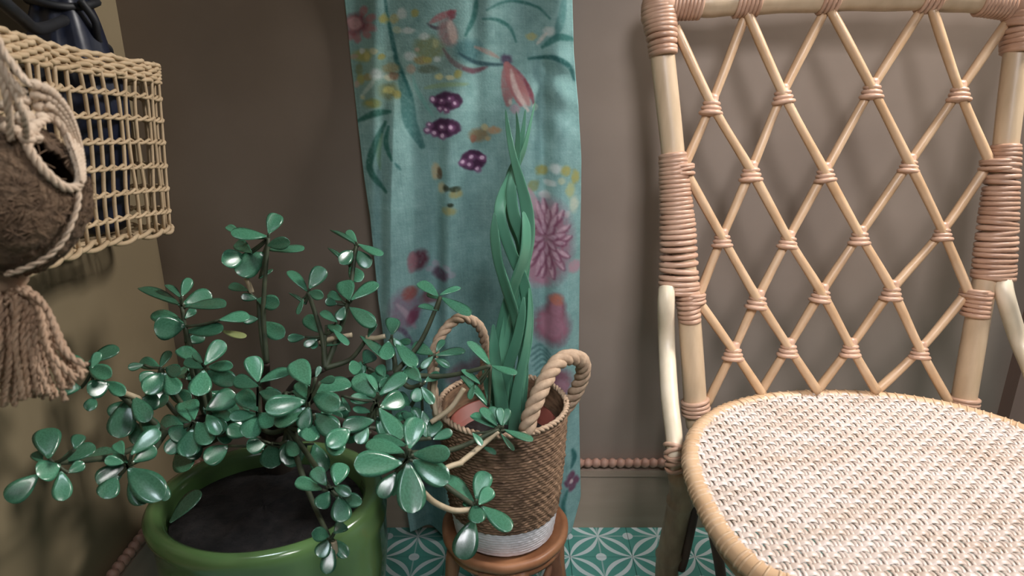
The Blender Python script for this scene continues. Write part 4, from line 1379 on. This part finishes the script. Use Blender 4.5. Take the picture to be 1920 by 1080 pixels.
def build_bag():
    t = thing('drawstring_bag', 'dark navy nylon bag with black cord standing in the straw basket', 'bag', (-0.53, 0.885, 0.66))
    O = np.array([-0.53, 0.885, 0.66])
    m = MB(O)
    prof = [(0.008, 0.655), (0.024, 0.660), (0.032, 0.70), (0.044, 0.76), (0.053, 0.82), (0.046, 0.86), (0.041, 0.89), (0.036, 0.915), (0.030, 0.935), (0.034, 0.955), (0.040, 0.975), (0.030, 0.98), (0.010, 0.96)]
    P = smooth(prof, 40)
    m.lathe([(r, z) for r, z in P], (-0.530, 0.885, 0), 48, fn=lambda a, i: 1 + 0.10 * math.sin(3 * a + i * 0.12) + 0.05 * math.sin(9 * a + i * 0.05) * min(1, i / 12), sq=(0.86, 1.30))
    m.build('bag_body', M['navy'], t)
    m = MB(O)
    a = np.linspace(0, 2 * PI, 24, endpoint=False)
    m.tube(np.stack([-0.530 + 0.031 * np.cos(a), 0.885 + 0.046 * np.sin(a), 0.93 + 0.004 * np.sin(2 * a)], 1), 0.0045, 8, closed=True)
    m.tube(smooth([PY(120, 38, .84), PY(85, 52, .78), PY(62, 52, .74), PY(40, 34, .70), PY(8, 6, .66), PY(-30, -30, .64)], 24), 0.0062, 8)
    m.tube(smooth([PY(150, 0, .86), PY(178, 40, .87), PY(184, 76, .88), PY(206, 96, .91), PY(200, 140, .92)], 24), 0.0045, 8)
    m.tube(smooth([PY(62, 138, .76), PY(70, 158, .77), PY(82, 128, .79), PY(96, 112, .80), PY(108, 122, .81), PY(114, 160, .82)], 24), 0.0055, 8)
    m.build('cord', M['blackcord'], t)


build_bag()


# ------------------------------------------------------------------ coir pouch in macrame with a tassel
def build_pouch():
    Y0 = 0.455
    C = PY(8, 372, Y0)
    s = depth(C) / F
    t = thing('hanging_planter', 'small brown coconut fibre pouch in cream macrame cords with a long tassel', 'planter', tuple(C))
    O = C
    rx, rz = 138 * s, 148 * s
    # opening: centre direction towards the upper right and the camera
    po = []
    nd = np.array([0.66, -0.50, 0.52]); nd /= np.linalg.norm(nd)
    ax1 = np.cross(nd, (0, 0, 1.0)); ax1 /= np.linalg.norm(ax1)
    ax2 = np.cross(nd, ax1)
    # turn so that the long axis of the slit follows the photo (upper left to lower right)
    seg, rings_ = 72, 48
    m = MB(O)
    V = np.zeros((rings_ + 1, seg, 3))
    for j in range(rings_ + 1):
        th = PI * j / rings_
        for i in range(seg):
            ph = 2 * PI * i / seg
            q = np.array([math.sin(th) * math.cos(ph), math.sin(th) * math.sin(ph), math.cos(th)])
            k = 1 + 0.02 * math.sin(5 * ph + 3 * th) + 0.012 * rng.normal()
            z = q[2]
            tap = 1.0 if z > -0.2 else 1 - 0.25 * (-z - 0.2) ** 1.5
            V[j, i] = C + np.array([q[0] * rx * k * tap, q[1] * rx * k * tap, z * rz * k])
    cen = PY(104, 298, Y0 - 0.035)
    L1 = PY(66, 250, Y0) - PY(140, 345, Y0); L1 /= np.linalg.norm(L1)
    vdir = CAM - C; vdir /= np.linalg.norm(vdir)
    L2 = np.cross(L1, vdir); L2 /= np.linalg.norm(L2)

    def inhole(p):
        d = p - cen
        front = np.dot(p - C, vdir) > -0.005
        return front and (np.dot(d, L1) / (58 * s)) ** 2 + (np.dot(d, L2) / (25 * s)) ** 2 < 1
    fs = []
    for j in range(rings_):
        for i in range(seg):
            i2 = (i + 1) % seg
            c = (V[j, i] + V[j + 1, i2]) / 2
            if not inhole(c):
                fs.append((j * seg + i, (j + 1) * seg + i, (j + 1) * seg + i2, j * seg + i2))
    m.add(V.reshape(-1, 3), fs)
    o = m.build('coir_body', M['coir'], t)
    so = o.modifiers.new('thickness', 'SOLIDIFY'); so.thickness = 0.004; so.offset = -1
    # loose fibres
    m = MB(O)
    for k in range(1500):
        th, ph = math.acos(rng.uniform(-0.95, 0.8)), rng.uniform(-PI, PI)
        q = np.array([math.sin(th) * math.cos(ph), math.sin(th) * math.sin(ph), math.cos(th)])
        p = C + q * np.array([rx, rx, rz]) * (0.99 if q[2] > -0.3 else 0.9)
        if inhole(p): continue
        tv = np.cross(q, rng.normal(0, 1, 3)); tv /= np.linalg.norm(tv)
        l = rng.uniform(0.006, 0.016)
        pts = [p, p + tv * l * 0.5 + q * rng.uniform(0.0005, 0.003), p + tv * l + q * rng.uniform(-0.001, 0.003)]
        m.tube(pts, 0.00035, 3, caps=False)
    f = m.build('coir_fibre', M['fibre'], t); f['kind'] = 'stuff'

    def onsurf(px, py, lift=0.0):
        """point of the pouch surface under a pixel"""
        r = ray(px, py)
        A_ = np.array([rx, rx, rz]) + lift
        o_ = (CAM - C) / A_; d_ = r / A_
        a, b_, c = np.dot(d_, d_), 2 * np.dot(o_, d_), np.dot(o_, o_) - 1
        D = b_ * b_ - 4 * a * c
        tt = (-b_ - math.sqrt(D)) / (2 * a) if D > 0 else -b_ / (2 * a)
        return CAM + r * tt
    # braided rim of the opening
    rimpx = [(52, 268), (72, 306), (98, 334), (124, 352), (146, 348), (150, 326), (142, 296), (128, 262), (112, 232), (92, 222), (70, 236)]
    m = MB(O); rope(m, [onsurf(x_, y_, 0.003) for x_, y_ in rimpx], 8.5 * s, 3, 0.016, 120, 6, True); m.build('braided_rim', M['macrame'], t)
    # crochet bands above the slit
    inn = smooth([(56, 256), (70, 238), (92, 226), (112, 236), (128, 264), (142, 298), (150, 336)], 90)
    out_ = smooth([(34, 168), (52, 152), (92, 166), (126, 202), (146, 248), (156, 298), (157, 342)], 90)
    m = MB(O)
    for r_ in range(4):
        f_ = (r_ + 0.5) / 4
        line = inn * (1 - f_) + out_ * f_
        i = 0.0
        while i < 89:
            a_ = int(i)
            q = line[a_]
            wd = np.linalg.norm(out_[a_] - inn[a_]) / 4
            tg = line[min(a_ + 2, 89)] - line[max(a_ - 2, 0)]
            tg = tg / max(np.linalg.norm(tg), 1e-6)
            ln = max(wd * 0.62, 4.5)
            p0 = onsurf(q[0] - tg[0] * ln, q[1] - tg[1] * ln, 0.004); p1 = onsurf(q[0] + tg[0] * ln * 0.9, q[1] + tg[1] * ln * 0.9 + 2, 0.0065)
            rr_ = max(wd * 0.62, 3.2) * s
            m.tube(smooth([p0, (p0 + p1) / 2 + (p1 - C) * 0.02, p1], 6), np.array([0.35, 0.8, 1.0, 1.0, 0.8, 0.35]) * rr_, 7)
            i += max(ln * 1.35, 5) / max(np.linalg.norm(line[min(a_ + 1, 89)] - line[a_]), 0.5)
    m.build('crochet_band', M['macrame'], t)
    # cords and knots rising to the hook above the frame
    top = PY(-60, -420, Y0)
    cords = [[(60, 160), (44, 148), (24, 122), (0, 84), (-30, -20)], [(20, 262), (16, 200), (4, 150), (-20, 60), (-40, -60)], [(50, 262), (44, 214), (26, 170), (0, 120), (-34, 10)],
             [(-60, 260), (-50, 180), (-44, 90), (-46, -40)], [(46, 176), (30, 160), (8, 132), (-14, 80), (-36, 0)]]
    for c in cords:
        m = MB(O); rope(m, [onsurf(x_, y_, 0.005) if y_ > 215 else PY(x_, y_, Y0 - 0.030) for x_, y_ in c] + [top], 6.5 * s, 3, 0.016, 90, 6); m.build('macrame_cord', M['macrame'], t)
    for (x_, y_, r_) in ((46, 186, 13), (22, 168, 13), (60, 236, 15), (36, 222, 12), (50, 258, 15), (66, 256, 13), (10, 200, 12), (30, 246, 11), (92, 200, 12), (76, 180, 12), (14, 240, 12)):
        p = onsurf(x_, y_, 0.005)
        m = MB(O)
        a = np.linspace(0, 2 * PI, 14, endpoint=False)
        for k in range(3):
            tl_ = rng.uniform(0, PI)
            u_ = np.array([math.cos(tl_), 0, math.sin(tl_)]); w_ = np.array([0, 1.0, 0])
            loop = p + r_ * s * 0.62 * (np.cos(a)[:, None] * u_ + np.sin(a)[:, None] * w_)
            m.tube(loop, r_ * s * 0.42, 6, closed=True)
        m.build('knot', M['macrame'], t)
    # side cord hugging the right edge of the pouch
    m = MB(O); rope(m, [onsurf(148, 352, 0.003), onsurf(146, 385, 0.003), onsurf(134, 420, 0.003), onsurf(118, 452, 0.003), onsurf(88, 482, 0.003), onsurf(44, 504, 0.003), onsurf(10, 514, 0.002)], 5.5 * s, 2, 0.014, 50, 6); m.build('macrame_cord', M['macrame'], t)
    # tassel
    k0 = PY(8, 515, Y0)
    m = MB(O); m.lathe([(0.004, 0.016), (0.012, 0.012), (0.0145, 0.004), (0.0135, -0.006), (0.010, -0.010), (0.003, -0.012)], k0, 18); m.build('tassel_knot', M['tassel'], t)
    ends = []
    for k in range(60):
        f_ = k / 59
        ex = -70 + 226 * f_ + rng.normal(0, 9)
        ey = 752 - 26 * f_ ** 2 + rng.normal(0, 9)
        if f_ > 0.8: ey -= rng.uniform(0, 40)
        ends.append((ex, ey, rng.uniform(-0.028, 0.028)))
    for ex, ey, dy in ends:
        f_ = (ex + 70) / 222
        x1 = 8 + (ex - 8) * 0.36 + 22 * f_ + rng.normal(0, 5)
        x2 = 8 + (ex - 8) * 0.52 + 16 * f_ + rng.normal(0, 8)
        pts = [k0 + np.array([rng.normal(0, 0.003), rng.normal(0, 0.003), -0.006]), PY(x1, 568 + rng.normal(0, 6), Y0 + dy * 0.6), PY(x2, 650 + rng.normal(0, 10), Y0 + dy), PY(ex, ey, Y0 + dy * 1.1)]
        m = MB(O); rope(m, pts, 0.0025, 2, 0.012, 36, 5); m.build('tassel_strand', M['tassel'], t)
    m = MB(O); rope(m, [k0, PY(72, 580, Y0 - 0.01), PY(82, 640, Y0 - 0.012), PY(110, 650, Y0 - 0.012), PY(128, 684, Y0 - 0.012)], 0.0022, 2, 0.012, 40, 5); m.build('tassel_strand', M['tassel'], t)


build_pouch()
